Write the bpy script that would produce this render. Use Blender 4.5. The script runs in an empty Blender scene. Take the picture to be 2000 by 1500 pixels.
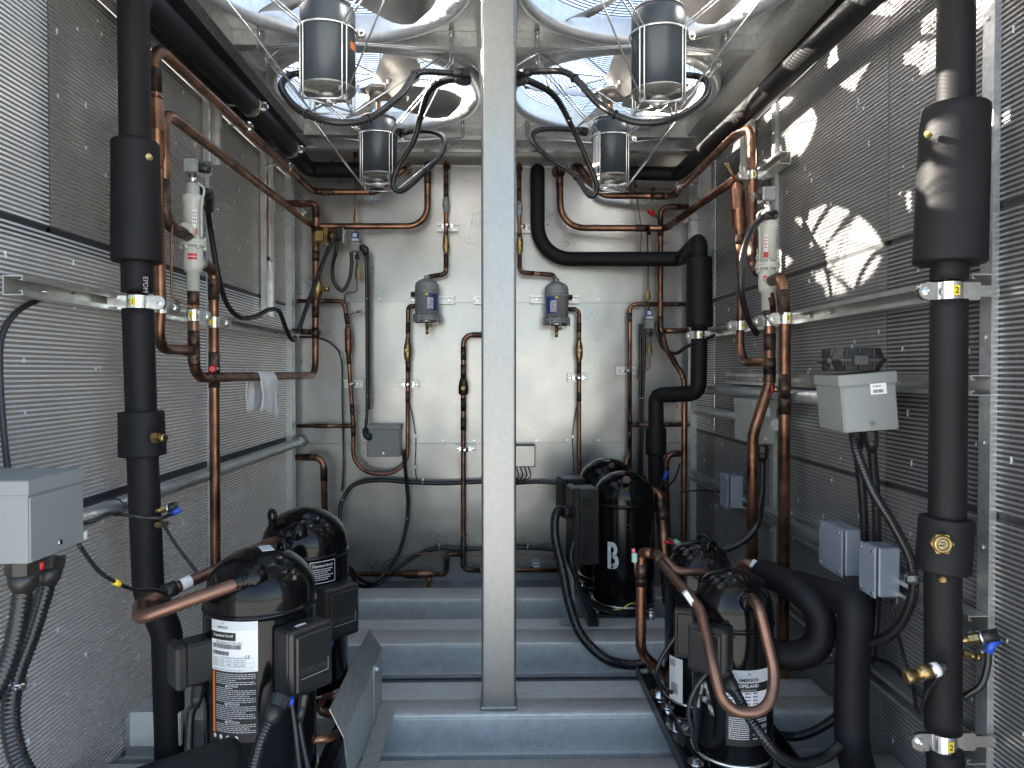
import bpy, math, random
from math import sin, cos, pi, radians, atan2, sqrt
from mathutils import Vector as V, Matrix, Quaternion, noise
random.seed(7)
SC = bpy.context.scene
COL = SC.collection
# ------------------------------------------------------------------ camera
F_PX, CAM_Z = 1387.0, 1.06
cam_d = bpy.data.cameras.new("camera")
cam = bpy.data.objects.new("camera", cam_d); COL.objects.link(cam)
cam_d.sensor_width = 36.0; cam_d.lens = F_PX / 2000 * 36
cam_d.clip_start = 0.02; cam_d.clip_end = 2000
cam.location = (0, 0, CAM_Z)
cam.rotation_euler = (radians(90 - 0.95), 0, radians(-1.24))
SC.camera = cam
# ------------------------------------------------------------------ sky, sun, exposure
SUN_V = V((1.0, -0.42, -0.51)).normalized()          # the way the sunlight travels
w = bpy.data.worlds.new("World"); SC.world = w; w.use_nodes = True
nt = w.node_tree; bg = nt.nodes["Background"]
sky = nt.nodes.new("ShaderNodeTexSky"); sky.sky_type = 'NISHITA'; sky.sun_disc = False
sky.sun_elevation = math.asin(-SUN_V.z); sky.sun_rotation = atan2(-SUN_V.x, -SUN_V.y)
sky.air_density = 1.0; sky.dust_density = 2.5; sky.ozone_density = 0.2
nt.links.new(sky.outputs[0], bg.inputs[0]); bg.inputs[1].default_value = 0.06
sun_d = bpy.data.lights.new("sun", 'SUN'); sun = bpy.data.objects.new("sun", sun_d); COL.objects.link(sun)
sun_d.energy = 5.0; sun_d.angle = radians(0.5); sun_d.color = (1.0, 0.92, 0.80)
sun.location = (-6, 2, 6); sun.rotation_euler = SUN_V.to_track_quat('-Z', 'Y').to_euler()
vs = SC.view_settings; vs.view_transform = 'Standard'; vs.look = 'None'; vs.exposure = 3.55; vs.gamma = 1
SC.cycles.max_bounces = 10; SC.cycles.glossy_bounces = 6; SC.cycles.diffuse_bounces = 5
SC.cycles.sample_clamp_indirect = 6

# ------------------------------------------------------------------ room size and sight lines
XL, XR, D, ZC = -1.025, 0.986, 3.6, 2.18
_R = cam.rotation_euler.to_matrix()
CP = V((0, 0, CAM_Z))
def ray(px, py):
    d = _R @ V(((px - 1000) / F_PX, (750 - py) / F_PX, -1)); return d / d.y
def P(px, py, d): return CP + ray(px, py) * d
def PL(px, py, off=0.0): r = ray(px, py); return CP + r * ((XL + off) / r.x)
def PR(px, py, off=0.0): r = ray(px, py); return CP + r * ((XR - off) / r.x)
def PB(px, py, off=0.0): return P(px, py, D - off)
def PX(px, py, x): r = ray(px, py); return CP + r * (x / r.x)

# ------------------------------------------------------------------ materials
def mat(name, col, rough=0.5, metal=0.0, var=0.0, vscale=8.0, bump=0.0, bscale=60.0, col2=None, thr=None, aniso=None, stretch=None, spec=None, coat=0.0, rvar=0.0):
    m = bpy.data.materials.new(name); m.use_nodes = True
    n = m.node_tree; b = n.nodes["Principled BSDF"]; L = n.links.new
    b.inputs["Base Color"].default_value = (*col, 1); b.inputs["Roughness"].default_value = rough; b.inputs["Metallic"].default_value = metal
    if spec is not None: b.inputs["Specular IOR Level"].default_value = spec
    if coat: b.inputs["Coat Weight"].default_value = coat; b.inputs["Coat Roughness"].default_value = 0.05
    if var or col2 or bump or rvar:
        g = n.nodes.new("ShaderNodeNewGeometry"); mp = n.nodes.new("ShaderNodeMapping")
        L(g.outputs["Position"], mp.inputs[0])
        if stretch: mp.inputs["Scale"].default_value = stretch
    if var or col2:
        nz = n.nodes.new("ShaderNodeTexNoise"); nz.inputs["Scale"].default_value = vscale; nz.inputs["Detail"].default_value = 6; nz.inputs["Roughness"].default_value = 0.65
        L(mp.outputs[0], nz.inputs["Vector"])
        rp = n.nodes.new("ShaderNodeValToRGB")
        lo, hi = thr or (0.35, 0.65)
        c2 = col2 or tuple(max(0, c * (1 - var)) for c in col); c1 = col if col2 else tuple(min(1, c * (1 + var)) for c in col)
        rp.color_ramp.elements[0].position = lo; rp.color_ramp.elements[0].color = (*c2, 1)
        rp.color_ramp.elements[1].position = hi; rp.color_ramp.elements[1].color = (*c1, 1)
        L(nz.outputs[0], rp.inputs[0]); L(rp.outputs[0], b.inputs["Base Color"])
    if rvar:
        nr = n.nodes.new("ShaderNodeTexNoise"); nr.inputs["Scale"].default_value = vscale * 1.7; nr.inputs["Detail"].default_value = 5
        L(mp.outputs[0], nr.inputs["Vector"])
        mr = n.nodes.new("ShaderNodeMapRange"); mr.inputs[1].default_value = .3; mr.inputs[2].default_value = .7
        mr.inputs[3].default_value = max(.03, rough - rvar); mr.inputs[4].default_value = min(1, rough + rvar)
        L(nr.outputs[0], mr.inputs[0]); L(mr.outputs[0], b.inputs["Roughness"])
    if bump:
        nb = n.nodes.new("ShaderNodeTexNoise"); nb.inputs["Scale"].default_value = bscale; nb.inputs["Detail"].default_value = 4
        L(mp.outputs[0], nb.inputs["Vector"]); bp = n.nodes.new("ShaderNodeBump"); bp.inputs["Strength"].default_value = bump; bp.inputs["Distance"].default_value = 0.01
        L(nb.outputs[0], bp.inputs["Height"]); L(bp.outputs[0], b.inputs["Normal"])
    return m

def galv_mat(name, col, rough, scale=70, amt=0.25, scratch=0.0, sdir=(1, 1, 1), spots=0.0, metal=0.92):
    """zinc spangle: cells of slightly different grey and gloss, specks of grime"""
    m = mat(name, col, rough, metal); n = m.node_tree; b = n.nodes["Principled BSDF"]; L = n.links.new
    g = n.nodes.new("ShaderNodeNewGeometry"); mp = n.nodes.new("ShaderNodeMapping"); L(g.outputs["Position"], mp.inputs[0]); mp.inputs["Scale"].default_value = sdir
    vo = n.nodes.new("ShaderNodeTexVoronoi"); vo.inputs["Scale"].default_value = scale; L(mp.outputs[0], vo.inputs["Vector"])
    nz = n.nodes.new("ShaderNodeTexNoise"); nz.inputs["Scale"].default_value = 5; nz.inputs["Detail"].default_value = 8; nz.inputs["Roughness"].default_value = .7; L(mp.outputs[0], nz.inputs["Vector"])
    sep = n.nodes.new("ShaderNodeSeparateColor"); L(vo.outputs["Color"], sep.inputs[0])
    a = n.nodes.new("ShaderNodeMath"); a.operation = 'MULTIPLY_ADD'; L(sep.outputs[0], a.inputs[0]); a.inputs[1].default_value = amt; a.inputs[2].default_value = 1 - amt * .5
    c = n.nodes.new("ShaderNodeMath"); c.operation = 'MULTIPLY_ADD'; L(nz.outputs[0], c.inputs[0]); c.inputs[1].default_value = .5; c.inputs[2].default_value = .75
    d = n.nodes.new("ShaderNodeMath"); d.operation = 'MULTIPLY'; L(a.outputs[0], d.inputs[0]); L(c.outputs[0], d.inputs[1])
    last = d
    if spots:
        ns = n.nodes.new("ShaderNodeTexNoise"); ns.inputs["Scale"].default_value = 130; ns.inputs["Detail"].default_value = 3; L(mp.outputs[0], ns.inputs["Vector"])
        nm = n.nodes.new("ShaderNodeTexNoise"); nm.inputs["Scale"].default_value = 4; L(mp.outputs[0], nm.inputs["Vector"])
        ad = n.nodes.new("ShaderNodeMath"); ad.operation = 'MULTIPLY_ADD'; L(nm.outputs[0], ad.inputs[0]); ad.inputs[1].default_value = .35; L(ns.outputs[0], ad.inputs[2])
        mr = n.nodes.new("ShaderNodeMapRange"); mr.inputs[1].default_value = .80; mr.inputs[2].default_value = .88; mr.inputs[3].default_value = 1; mr.inputs[4].default_value = 1 - spots; L(ad.outputs[0], mr.inputs[0])
        e = n.nodes.new("ShaderNodeMath"); e.operation = 'MULTIPLY'; L(d.outputs[0], e.inputs[0]); L(mr.outputs[0], e.inputs[1]); last = e
    mx = n.nodes.new("ShaderNodeMix"); mx.data_type = 'RGBA'; mx.blend_type = 'MULTIPLY'; mx.inputs[0].default_value = 1
    mx.inputs[6].default_value = (*col, 1); L(last.outputs[0], mx.inputs[7]); L(mx.outputs[2], b.inputs["Base Color"])
    r = n.nodes.new("ShaderNodeMath"); r.operation = 'MULTIPLY_ADD'; L(nz.outputs[0], r.inputs[0]); r.inputs[1].default_value = .35; r.inputs[2].default_value = rough - .17; L(r.outputs[0], b.inputs["Roughness"])
    if scratch:
        nb = n.nodes.new("ShaderNodeTexNoise"); nb.inputs["Scale"].default_value = 2.2; nb.inputs["Detail"].default_value = 2; L(mp.outputs[0], nb.inputs["Vector"])
        bp = n.nodes.new("ShaderNodeBump"); bp.inputs["Strength"].default_value = scratch; bp.inputs["Distance"].default_value = .03; L(nb.outputs[0], bp.inputs["Height"]); L(bp.outputs[0], b.inputs["Normal"])
    return m

M = {}
M['galv'] = galv_mat('galvanized_steel', (.62, .64, .65), .42, 90, .22)
M['galv_post'] = galv_mat('galvanized_post_steel', (.32, .325, .322), .42, 130, .07, spots=.10, sdir=(1, 1, .6))
M['galv_floor'] = galv_mat('weathered_galvanized_floor', (.60, .62, .61), .52, 60, .12, spots=.2, metal=.4)
M['sheet'] = galv_mat('mill_aluminium_sheet', (.445, .445, .437), .31, 200, .06, scratch=.4, spots=.10)
M['deck'] = galv_mat('galvanized_deck_sheet', (.66, .66, .63), .38, 110, .2, scratch=.2, metal=.65)
M['strut'] = mat('bare_aluminium', (.60, .60, .585), .38, .9, var=.12, vscale=12, rvar=.1)
M['steel'] = mat('zinc_plated_steel', (.72, .72, .70), .24, 1.0, var=.15, vscale=40)
M['wire'] = mat('bright_zinc_wire', (.82, .83, .84), .25, .85)
M['tubealu'] = mat('coil_tube_aluminium', (.80, .83, .88), .38, .45, var=.1, vscale=5, stretch=(1, 1, .3))
M['fin'] = mat('coil_fin_aluminium', (.05, .051, .055), .5, .2, var=.3, vscale=160, stretch=(1, 1.5, .10))  # kept dark to stand for shade in the slots between tubes
M['finshade'] = mat('coil_fin_shade_tone', (.06, .06, .062), .55, .2, var=.35, vscale=70, stretch=(1, 1.5, .12))  # darker fin copy: shade on some right-wall panels painted into the colour
M['tubeshade'] = mat('coil_tube_shade_tone', (.34, .34, .35), .40, .6, var=.12, vscale=5, stretch=(1, 1, .3))  # same tubes in a darker colour, painting the shade of dimmer panels
M['copper'] = mat('aged_copper', (.36, .185, .115), .38, .95, col2=(.10, .052, .036), thr=(.36, .62), vscale=9, rvar=.12)
M['copperdull'] = mat('oxidised_copper', (.30, .17, .125), .42, .85, col2=(.17, .095, .07), thr=(.35, .65), vscale=7, rvar=.1)
M['braze'] = mat('brazed_joint', (.16, .10, .075), .48, .8, col2=(.028, .022, .02), thr=(.35, .65), vscale=28, bump=.3, bscale=120)
M['brass'] = mat('brass', (.40, .29, .125), .36, 1.0, var=.3, vscale=30)
M['foam'] = mat('black_foam_insulation', (.009, .009, .0105), .6, 0, var=.25, vscale=5, bump=.05, bscale=260, spec=.25)
M['rubber'] = mat('black_rubber', (.014, .014, .015), .38, 0, spec=.5)
M['conduit'] = mat('black_conduit', (.012, .012, .013), .26, 0, spec=.6)
M['cable'] = mat('black_cable', (.012, .012, .014), .33, 0, spec=.55)
M['plastic'] = mat('black_plastic', (.018, .018, .018), .36, 0, spec=.5, bump=.05, bscale=500)
M['blackpaint'] = mat('gloss_black_paint', (.004, .004, .0045), .13, 0, spec=.30, bump=.006, bscale=22)
M['blackbase'] = mat('satin_black_steel', (.012, .012, .013), .34, 0, spec=.5)
M['motor'] = mat('slate_motor_paint', (.055, .07, .085), .32, .2, var=.12, vscale=4)
M['motorend'] = mat('cast_aluminium', (.38, .375, .36), .5, .95, var=.2, vscale=40)
M['blade'] = mat('fan_blade_aluminium', (.60, .59, .57), .40, .95, var=.12, vscale=6, rvar=.1)
M['ring'] = galv_mat('venturi_ring_steel', (.72, .74, .76), .33, 60, .12, scratch=.15, metal=.75)
M['guard'] = mat('guard_wire_steel', (.05, .052, .055), .45, .2)
M['rust'] = mat('rusty_shaft', (.20, .10, .06), .55, .6, var=.3, vscale=40)
M['greybox'] = mat('grey_enclosure_paint', (.235, .25, .245), .42, .05, var=.05, vscale=3, bump=.03, bscale=300)
M['bluegrey'] = mat('blue_grey_box_paint', (.25, .29, .35), .34, .2, var=.06, vscale=4)
M['valve'] = mat('pale_grey_valve_paint', (.56, .57, .52), .36, 0, var=.05, vscale=10, bump=.03, bscale=200)
M['drier'] = mat('dark_grey_drier_paint', (.29, .305, .315), .32, .1, var=.1, vscale=10)
M['red'] = mat('red_plastic', (.55, .02, .03), .35)
M['blue'] = mat('blue_plastic', (.02, .08, .50), .35)
M['bluelab'] = mat('blue_label', (.03, .06, .25), .4)
M['yellow'] = mat('yellow_sticker', (.80, .62, .03), .5)
M['white'] = mat('white_label', (.78, .78, .78), .5)
M['dullwhite'] = mat('grey_white_label', (.62, .63, .65), .5)
M['ink'] = mat('black_print', (.012, .012, .012), .5)
M['greyink'] = mat('grey_print', (.30, .30, .31), .5)
M['orange'] = mat('orange_print', (.70, .16, .02), .5)
M['stencil'] = mat('white_stencil_paint', (.62, .64, .66), .6, var=.25, vscale=60)
M['emboss'] = mat('raised_lettering', (.055, .055, .055), .3)
M['faintpaint'] = mat('faint_white_overspray', (.42, .43, .44), .6, col2=(.012, .012, .013), thr=(.42, .55), vscale=45)
M['towel'] = mat('white_cotton', (.86, .86, .88), .95, 0, var=.06, vscale=60, bump=.5, bscale=260)
M['mint'] = mat('pale_green_plastic', (.30, .52, .44), .45)
M['pink'] = mat('pink_plastic', (.75, .16, .18), .45)
M['wireyg'] = mat('yellow_green_wire', (.55, .55, .10), .45)
M['ground'] = mat('pale_concrete', (.30, .30, .295), .9, 0, var=.15, vscale=.6)
M['floorpan'] = galv_mat('stained_floor_sheet', (.24, .24, .25), .52, 50, .2, spots=.6)
M['dark'] = mat('dark_recess_steel', (.06, .06, .065), .5, .6)
M['tie'] = M['cable']
M['plate'] = galv_mat('bent_galvanized_plate', (.52, .55, .54), .46, 140, .2, spots=.25)

def leaky(m, amt, col):
    """louvred fins let a little of the daylight behind them through"""
    n = m.node_tree; b = n.nodes["Principled BSDF"]; o = n.nodes["Material Output"]
    t = n.nodes.new("ShaderNodeBsdfTranslucent"); t.inputs[0].default_value = (*col, 1)
    x = n.nodes.new("ShaderNodeMixShader"); x.inputs[0].default_value = amt
    n.links.new(b.outputs[0], x.inputs[1]); n.links.new(t.outputs[0], x.inputs[2]); n.links.new(x.outputs[0], o.inputs[0])
leaky(M['fin'], .005, (.9, .9, .9))
M['finr'] = mat('coil_fin_sun_tone', (.135, .134, .132), .55, .15, var=.3, vscale=160, stretch=(1, 1.5, .10)); leaky(M['finr'], .002, (.9, .9, .9))  # right-wall fins coloured lighter so the sun patches come out brighter
# ------------------------------------------------------------------ mesh builder
def orth(d):
    d = d.normalized(); a = V((0, 0, 1)) if abs(d.z) < .9 else V((1, 0, 0))
    x = d.cross(a).normalized(); return x, d.cross(x).normalized()
class MB:
    def __init__(s): s.v = []; s.f = []; s.sm = []
    def add(s, vs_, fs, smooth=False):
        o = len(s.v); s.v.extend(vs_); s.f.extend([tuple(i + o for i in f) for f in fs]); s.sm.extend([smooth] * len(fs)); return s
    def box(s, c, size, M3=None, bev=0.0):
        c = V(c); hx, hy, hz = (k / 2 for k in size)
        if bev > 0:
            b = min(bev, hx * .9, hy * .9, hz * .9); pts = []
            import itertools as it
            idx = {}
            for sx in (-1, 1):
                for sy in (-1, 1):
                    for sz in (-1, 1):
                        for ax in range(3):
                            p = [sx * (hx - b), sy * (hy - b), sz * (hz - b)]
                            p[ax] = (sx, sy, sz)[ax] * (hx, hy, hz)[ax]
                            idx[(sx, sy, sz, ax)] = len(pts); pts.append(V(p))
            fs = []
            for ax in range(3):
                o1, o2 = [k for k in range(3) if k != ax]
                for sg in (-1, 1):
                    q = []
                    for a, b_ in ((-1, -1), (1, -1), (1, 1), (-1, 1)):
                        t = [0, 0, 0]; t[ax] = sg; t[o1] = a; t[o2] = b_; q.append(idx[(*t, ax)])
                    fs.append(q)
            for ax in range(3):
                o1, o2 = [k for k in range(3) if k != ax]
                for a in (-1, 1):
                    for b_ in (-1, 1):
                        t0 = [0, 0, 0]; t0[ax] = -1; t0[o1] = a; t0[o2] = b_; t1 = list(t0); t1[ax] = 1
                        fs.append([idx[(*t0, o1)], idx[(*t1, o1)], idx[(*t1, o2)], idx[(*t0, o2)]])
            for sx in (-1, 1):
                for sy in (-1, 1):
                    for sz in (-1, 1): fs.append([idx[(sx, sy, sz, k)] for k in range(3)])
            out = []
            for f in fs:                                     # outward winding (convex, centred on origin)
                a, b_, c_ = pts[f[0]], pts[f[1]], pts[f[2]]
                nn = (b_ - a).cross(c_ - a); ce = sum((pts[i] for i in f), V()) / len(f)
                out.append(f if nn.dot(ce) > 0 else f[::-1])
            vv = [c + (M3 @ p if M3 else p) for p in pts]; return s.add(vv, out)
        pts = [V((x, y, z)) for x in (-hx, hx) for y in (-hy, hy) for z in (-hz, hz)]
        vv = [c + (M3 @ p if M3 else p) for p in pts]
        return s.add(vv, [(0, 1, 3, 2), (4, 6, 7, 5), (0, 4, 5, 1), (2, 3, 7, 6), (0, 2, 6, 4), (1, 5, 7, 3)])
    def bb(s, a, b, bev=0.0):
        a, b = V(a), V(b); return s.box((a + b) / 2, [abs(k) for k in (b - a)], None, bev)
    def sweep(s, pts, rad, seg=12, cap=True, smooth=True, closed=False):
        n = len(pts)
        rs = rad if isinstance(rad, (list, tuple)) else [rad] * n
        x = y = None; pt = None; vv = []
        for i, p in enumerate(pts):
            if closed: t = (pts[(i + 1) % n] - pts[i - 1])
            else: t = pts[min(i + 1, n - 1)] - pts[max(i - 1, 0)]
            if t.length < 1e-9: t = pt or V((0, 0, 1))
            t = t.normalized()
            if x is None: x, y = orth(t)
            else:
                q = pt.rotation_difference(t); x = q @ x; x = (x - t * x.dot(t)).normalized(); y = t.cross(x)
            pt = t
            for k in range(seg):
                a = 2 * pi * k / seg; vv.append(p + (x * cos(a) + y * sin(a)) * rs[i])
        fs = []
        for i in range(n if closed else n - 1):
            j = (i + 1) % n
            for k in range(seg):
                k2 = (k + 1) % seg; fs.append((i * seg + k, i * seg + k2, j * seg + k2, j * seg + k))
        s.add(vv, fs, smooth)
        if cap and not closed:
            o = len(s.v) - len(vv)
            s.f.append(tuple(o + k for k in range(seg))[::-1]); s.f.append(tuple(o + (n - 1) * seg + k for k in range(seg))); s.sm += [False, False]
        return s
    def cyl(s, a, b, r, seg=16, r2=None, smooth=True): return s.sweep([V(a), V(b)], [r, r if r2 is None else r2], seg, True, smooth)
    def prof(s, a, b, profile, seg=20, smooth=True):
        """profile: (fraction along a-b, radius)"""
        a, b = V(a), V(b); return s.sweep([a + (b - a) * t for t, _ in profile], [r for _, r in profile], seg, True, smooth)
    def torus(s, c, ax, R, r, seg=32, rs=8, sc=(1, 1)):
        x, y = orth(V(ax)); c = V(c)
        return s.sweep([c + x * (R * cos(2 * pi * k / seg)) + y * (R * sin(2 * pi * k / seg)) for k in range(seg)], r, rs, closed=True)
    def prism(s, poly, a, u, v_, n, th):
        """outline poly in (u,v) axes from origin a, thickness th along n"""
        a, u, v_, n = V(a), V(u), V(v_), V(n); k = len(poly)
        vv = [a + u * p[0] + v_ * p[1] for p in poly] + [a + u * p[0] + v_ * p[1] + n * th for p in poly]
        fs = [tuple(range(k))[::-1], tuple(range(k, 2 * k))] + [(i, (i + 1) % k, k + (i + 1) % k, k + i) for i in range(k)]
        return s.add(vv, fs)
    def ball(s, c, r, sc=(1, 1, 1), nu=12, nv=8):
        c = V(c); vv = []; fs = []
        for j in range(nv + 1):
            th = pi * j / nv
            for i in range(nu):
                ph = 2 * pi * i / nu; vv.append(c + V((r * sc[0] * sin(th) * cos(ph), r * sc[1] * sin(th) * sin(ph), r * sc[2] * cos(th))))
        for j in range(nv):
            for i in range(nu): fs.append((j * nu + i, (j + 1) * nu + i, (j + 1) * nu + (i + 1) % nu, j * nu + (i + 1) % nu))
        return s.add(vv, fs, True)
    def mesh(s, name, m):
        me = bpy.data.meshes.new(name); me.from_pydata([tuple(p) for p in s.v], [], s.f)
        me.polygons.foreach_set("use_smooth", s.sm); me.materials.append(m); me.update(); return me

def fillet(pts, r=.03, n=6):
    pts = [V(p) for p in pts]; out = [pts[0]]
    rr = r if isinstance(r, (list, tuple)) else [r] * len(pts)
    for i in range(1, len(pts) - 1):
        a, b, c = pts[i - 1], pts[i], pts[i + 1]
        d1, d2 = (a - b), (c - b); l1, l2 = d1.length, d2.length; d1.normalize(); d2.normalize()
        ang = d1.angle(d2, pi)
        if ang > 3.05 or rr[i] <= 0: out.append(b); continue
        t = min(rr[i] / math.tan(ang / 2), l1 * .49, l2 * .49); R = t * math.tan(ang / 2)
        bis = (d1 + d2).normalized(); ce = b + bis * (R / sin(ang / 2))
        p0 = b + d1 * t - ce; p1 = b + d2 * t - ce; tot = p0.angle(p1)
        ax = p0.cross(p1).normalized()
        for k in range(n + 1): out.append(ce + Quaternion(ax, tot * k / n) @ p0)
    out.append(pts[-1]); return out
def spline(pts, n=8):
    pts = [V(p) for p in pts]; P_ = [pts[0] * 2 - pts[1]] + pts + [pts[-1] * 2 - pts[-2]]; out = []
    for i in range(1, len(P_) - 2):
        a, b, c, d = P_[i - 1:i + 3]
        for k in range(n):
            t = k / n; out.append(.5 * ((2 * b) + (c - a) * t + (2 * a - 5 * b + 4 * c - d) * t * t + (3 * b - a - 3 * c + d) * t ** 3))
    out.append(pts[-1]); return out
def resample(pts, step):
    out = [pts[0]]; acc = 0.0
    for a, b in zip(pts, pts[1:]):
        L = (b - a).length
        if L < 1e-9: continue
        t = step - acc
        while t <= L: out.append(a + (b - a) * (t / L)); t += step
        acc = (acc + L) % step if False else L - (t - step)
    return out

# ------------------------------------------------------------------ objects
USED = set()
def thing(name, label, cat, loc=(0, 0, 0), group=None, **k):
    o = bpy.data.objects.new(name, None); COL.objects.link(o); o.location = loc; o.empty_display_size = .05
    o['label'] = label; o['category'] = cat
    if group: o['group'] = group
    return o
def part(name, mb, m, parent, label=None, kind=None):
    me = mb if isinstance(mb, bpy.types.Mesh) else mb.mesh(name, m)
    o = bpy.data.objects.new(name, me); COL.objects.link(o); o.parent = parent
    if parent.parent is None: o.matrix_parent_inverse = Matrix.Translation(parent.location).inverted()
    if label: o['label'] = label
    if kind: o['kind'] = kind
    return o
def solo(name, mb, m, label, cat, group=None):
    """a thing that is one mesh: origin at its centre"""
    mn = V([min(p[i] for p in mb.v) for i in range(3)]); mx = V([max(p[i] for p in mb.v) for i in range(3)]); c = (mn + mx) / 2; c.z = mn.z
    mb.v = [V(p) - c for p in mb.v]
    o = bpy.data.objects.new(name, mb.mesh(name, m)); COL.objects.link(o); o.location = c
    o['label'] = label; o['category'] = cat
    if group: o['group'] = group
    return o
def struct(name, mb, m):
    o = bpy.data.objects.new(name, mb.mesh(name, m)); COL.objects.link(o); o['kind'] = 'structure'; return o
def dup(root, loc, rz=0.0, label=None, group=None, flip=False):
    r = root.copy(); COL.objects.link(r); r.location = loc; r.rotation_euler = (0, 0, rz)
    if label: r['label'] = label
    if group: r['group'] = group
    def rec(a, b):
        for ch in a.children:
            c = ch.copy(); COL.objects.link(c); c.parent = b; rec(ch, c)
    rec(root, r); return r
_FC = {}
def text_mb(s, size=1.0, bold=0.0):
    """flat lettering in the XY plane, centred; returns verts, faces"""
    key = (s, bold)
    if key not in _FC:
        cu = bpy.data.curves.new("lettering", 'FONT'); cu.body = s; cu.size = 1; cu.align_x = 'CENTER'; cu.align_y = 'CENTER'; cu.resolution_u = 3; cu.offset = bold
        ob = bpy.data.objects.new("lettering", cu); COL.objects.link(ob)
        me = bpy.data.meshes.new_from_object(ob.evaluated_get(bpy.context.evaluated_depsgraph_get()))
        _FC[key] = ([v.co.copy() for v in me.vertices], [tuple(p.vertices) for p in me.polygons])
        bpy.data.objects.remove(ob); bpy.data.curves.remove(cu); bpy.data.meshes.remove(me)
    vs_, fs = _FC[key]; return [p * size for p in vs_], fs
def text_on(mb, s, c, u, v_, size, n=None, off=.0006, bold=0.0, sx=1.0):
    u, v_, c = V(u).normalized(), V(v_).normalized(), V(c); nn = u.cross(v_)
    vs_, fs = text_mb(s, size, bold); mb.add([c + u * p.x * sx + v_ * p.y + nn * off for p in vs_], fs); return mb
# ================================================================== the setting and the enclosure
g = MB(); g.add([V((-600, -600, -.3)), V((600, -600, -.3)), V((600, 600, -.3)), V((-600, 600, -.3))], [(0, 1, 2, 3)])
struct('ground', g, M['ground'])
Y0 = 0.75                                            # open front end of the enclosure
fl = thing('floor', 'dark stained sheet floor pan between the galvanized cross channels', 'floor', (0, 2.1, -.06))
del fl['category']; fl['kind'] = 'structure'
part('floor_pan', MB().bb((-1.08, Y0, -.02), (1.05, D + .05, 0)), M['floorpan'], fl)
part('skid_frame', MB().bb((-1.08, Y0, -.299), (-1.0, D + .05, -.0205)).bb((.97, Y0, -.299), (1.05, D + .05, -.0205)), M['galv'], fl)

# back wall: four sheets with folded lap joints
bw = thing('back_wall', 'silvery aluminium sheet wall closing the far end behind the pipework', 'wall', (0, D, 0))
zs = [-.05, .70, 1.416, 2.10, 2.30]
for i in range(4):
    a, b = zs[i], zs[i + 1]; mb = MB(); nx, nz = 28, 10; x0, x1 = XL - .03, XR + .03
    vv = []; fs = []
    for j in range(nz + 1):
        for k in range(nx + 1):
            u = x0 + (x1 - x0) * k / nx; z = a + .0015 + (b - a - .003) * j / nz
            e = min(1, j, nz - j, 1) * 1.0
            vv.append(V((u, D + (.004 * noise.noise(V((u * 2.2, i * 3.7, z * 2.6))) if e else 0) - (.006 if i == 3 else 0), z)))
    for j in range(nz):
        for k in range(nx): q = j * (nx + 1) + k; fs.append((q, q + 1, q + nx + 2, q + nx + 1))
    mb.add(vv, fs, True)
    part('panel', mb, M['sheet'], bw)
part('backing', MB().bb((x0, D + .012, -.05), (x1, D + .03, 2.3)), M['dark'], bw)
lap = MB()
for z in (.70, 1.416): lap.bb((x0, D - .009, z - .004), (x1, D - .001, z + .0005))
lap.bb((x0, D - .012, 2.097), (x1, D - .003, 2.103)); lap.bb((x0, D - .06, 2.165), (x1, D - .008, 2.18))
part('lap_joint', lap, M['sheet'], bw)
rv = MB()
for z in (.715, 1.43, 2.115):
    for k in range(12): rv.cyl((XL + .12 + k * .158, D - .006, z), (XL + .12 + k * .158, D + .002, z), .004, 8)
part('rivets', rv, M['steel'], bw, kind='stuff')

# coil walls
def coil_panel(par, x, sgn, y0, y1, z0, z1, fm, tm, pitch=.0108, th=.0044):
    mb = MB(); xf = x - sgn * .0025; mb.add([V((xf, y0 + .001, z0 + .001)), V((xf, y1 - .001, z0 + .001)), V((xf, y1 - .001, z1 - .001)), V((xf, y0 + .001, z1 - .001))], [(0, 1, 2, 3) if sgn < 0 else (3, 2, 1, 0)])
    p = part('coil_panel', mb, M[fm], par)
    t = MB(); z = z0 + .006
    while z < z1 - .006:
        xa, xb = x - sgn * .0027, x; dz = 0
        vv = [V((xa, y0 + .004, z + dz)), V((xb, y0 + .004, z + dz)), V((xb, y0 + .004, z + th + dz)), V((xa, y0 + .004, z + th + dz)),
              V((xa, y1 - .004, z + dz)), V((xb, y1 - .004, z + dz)), V((xb, y1 - .004, z + th + dz)), V((xa, y1 - .004, z + th + dz))]
        t.add(vv, [(0, 1, 5, 4), (1, 2, 6, 5), (2, 3, 7, 6), (0, 3, 2, 1), (4, 5, 6, 7)]); z += pitch
    part('flat_tubes', t, M[tm], p, kind='stuff')
    if fm == 'finshade': part('light_block_sheet', MB().bb((x - sgn * .012, y0 + .001, z0 + .001), (x - sgn * .05, y1 - .001, z1 - .001)), M['dark'], p)  # added unseen sheet, keeps outside light off the panels painted darker
    # crushed fins: small bright nicks, and a faint header weld line
    nk = MB()
    for _ in range(int(26 * (y1 - y0) * (z1 - z0)) + 4):
        y, z = random.uniform(y0 + .03, y1 - .03), random.uniform(z0 + .03, z1 - .03); h = random.uniform(.004, .016)
        nk.bb((x - sgn * .002, y, z), (x + sgn * .0012, y + random.uniform(.0012, .003), z + h))
    part('bent_fins', nk, M['tubealu'], p, kind='stuff')
    return p
def seam_strip(par, x, sgn, z): part('seam_strip', MB().bb((x - sgn * .05, Y0, z - .012), (x - sgn * .0045, D - .06, z + .012)), M['dark'], par)
lw = thing('coil_wall', 'bright condenser coil wall of flat tubes behind the grey round-topped valve and towel', 'wall', (XL, 2.1, 0))
ys = [Y0, 1.66, 2.54, 3.19, 3.54]
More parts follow.
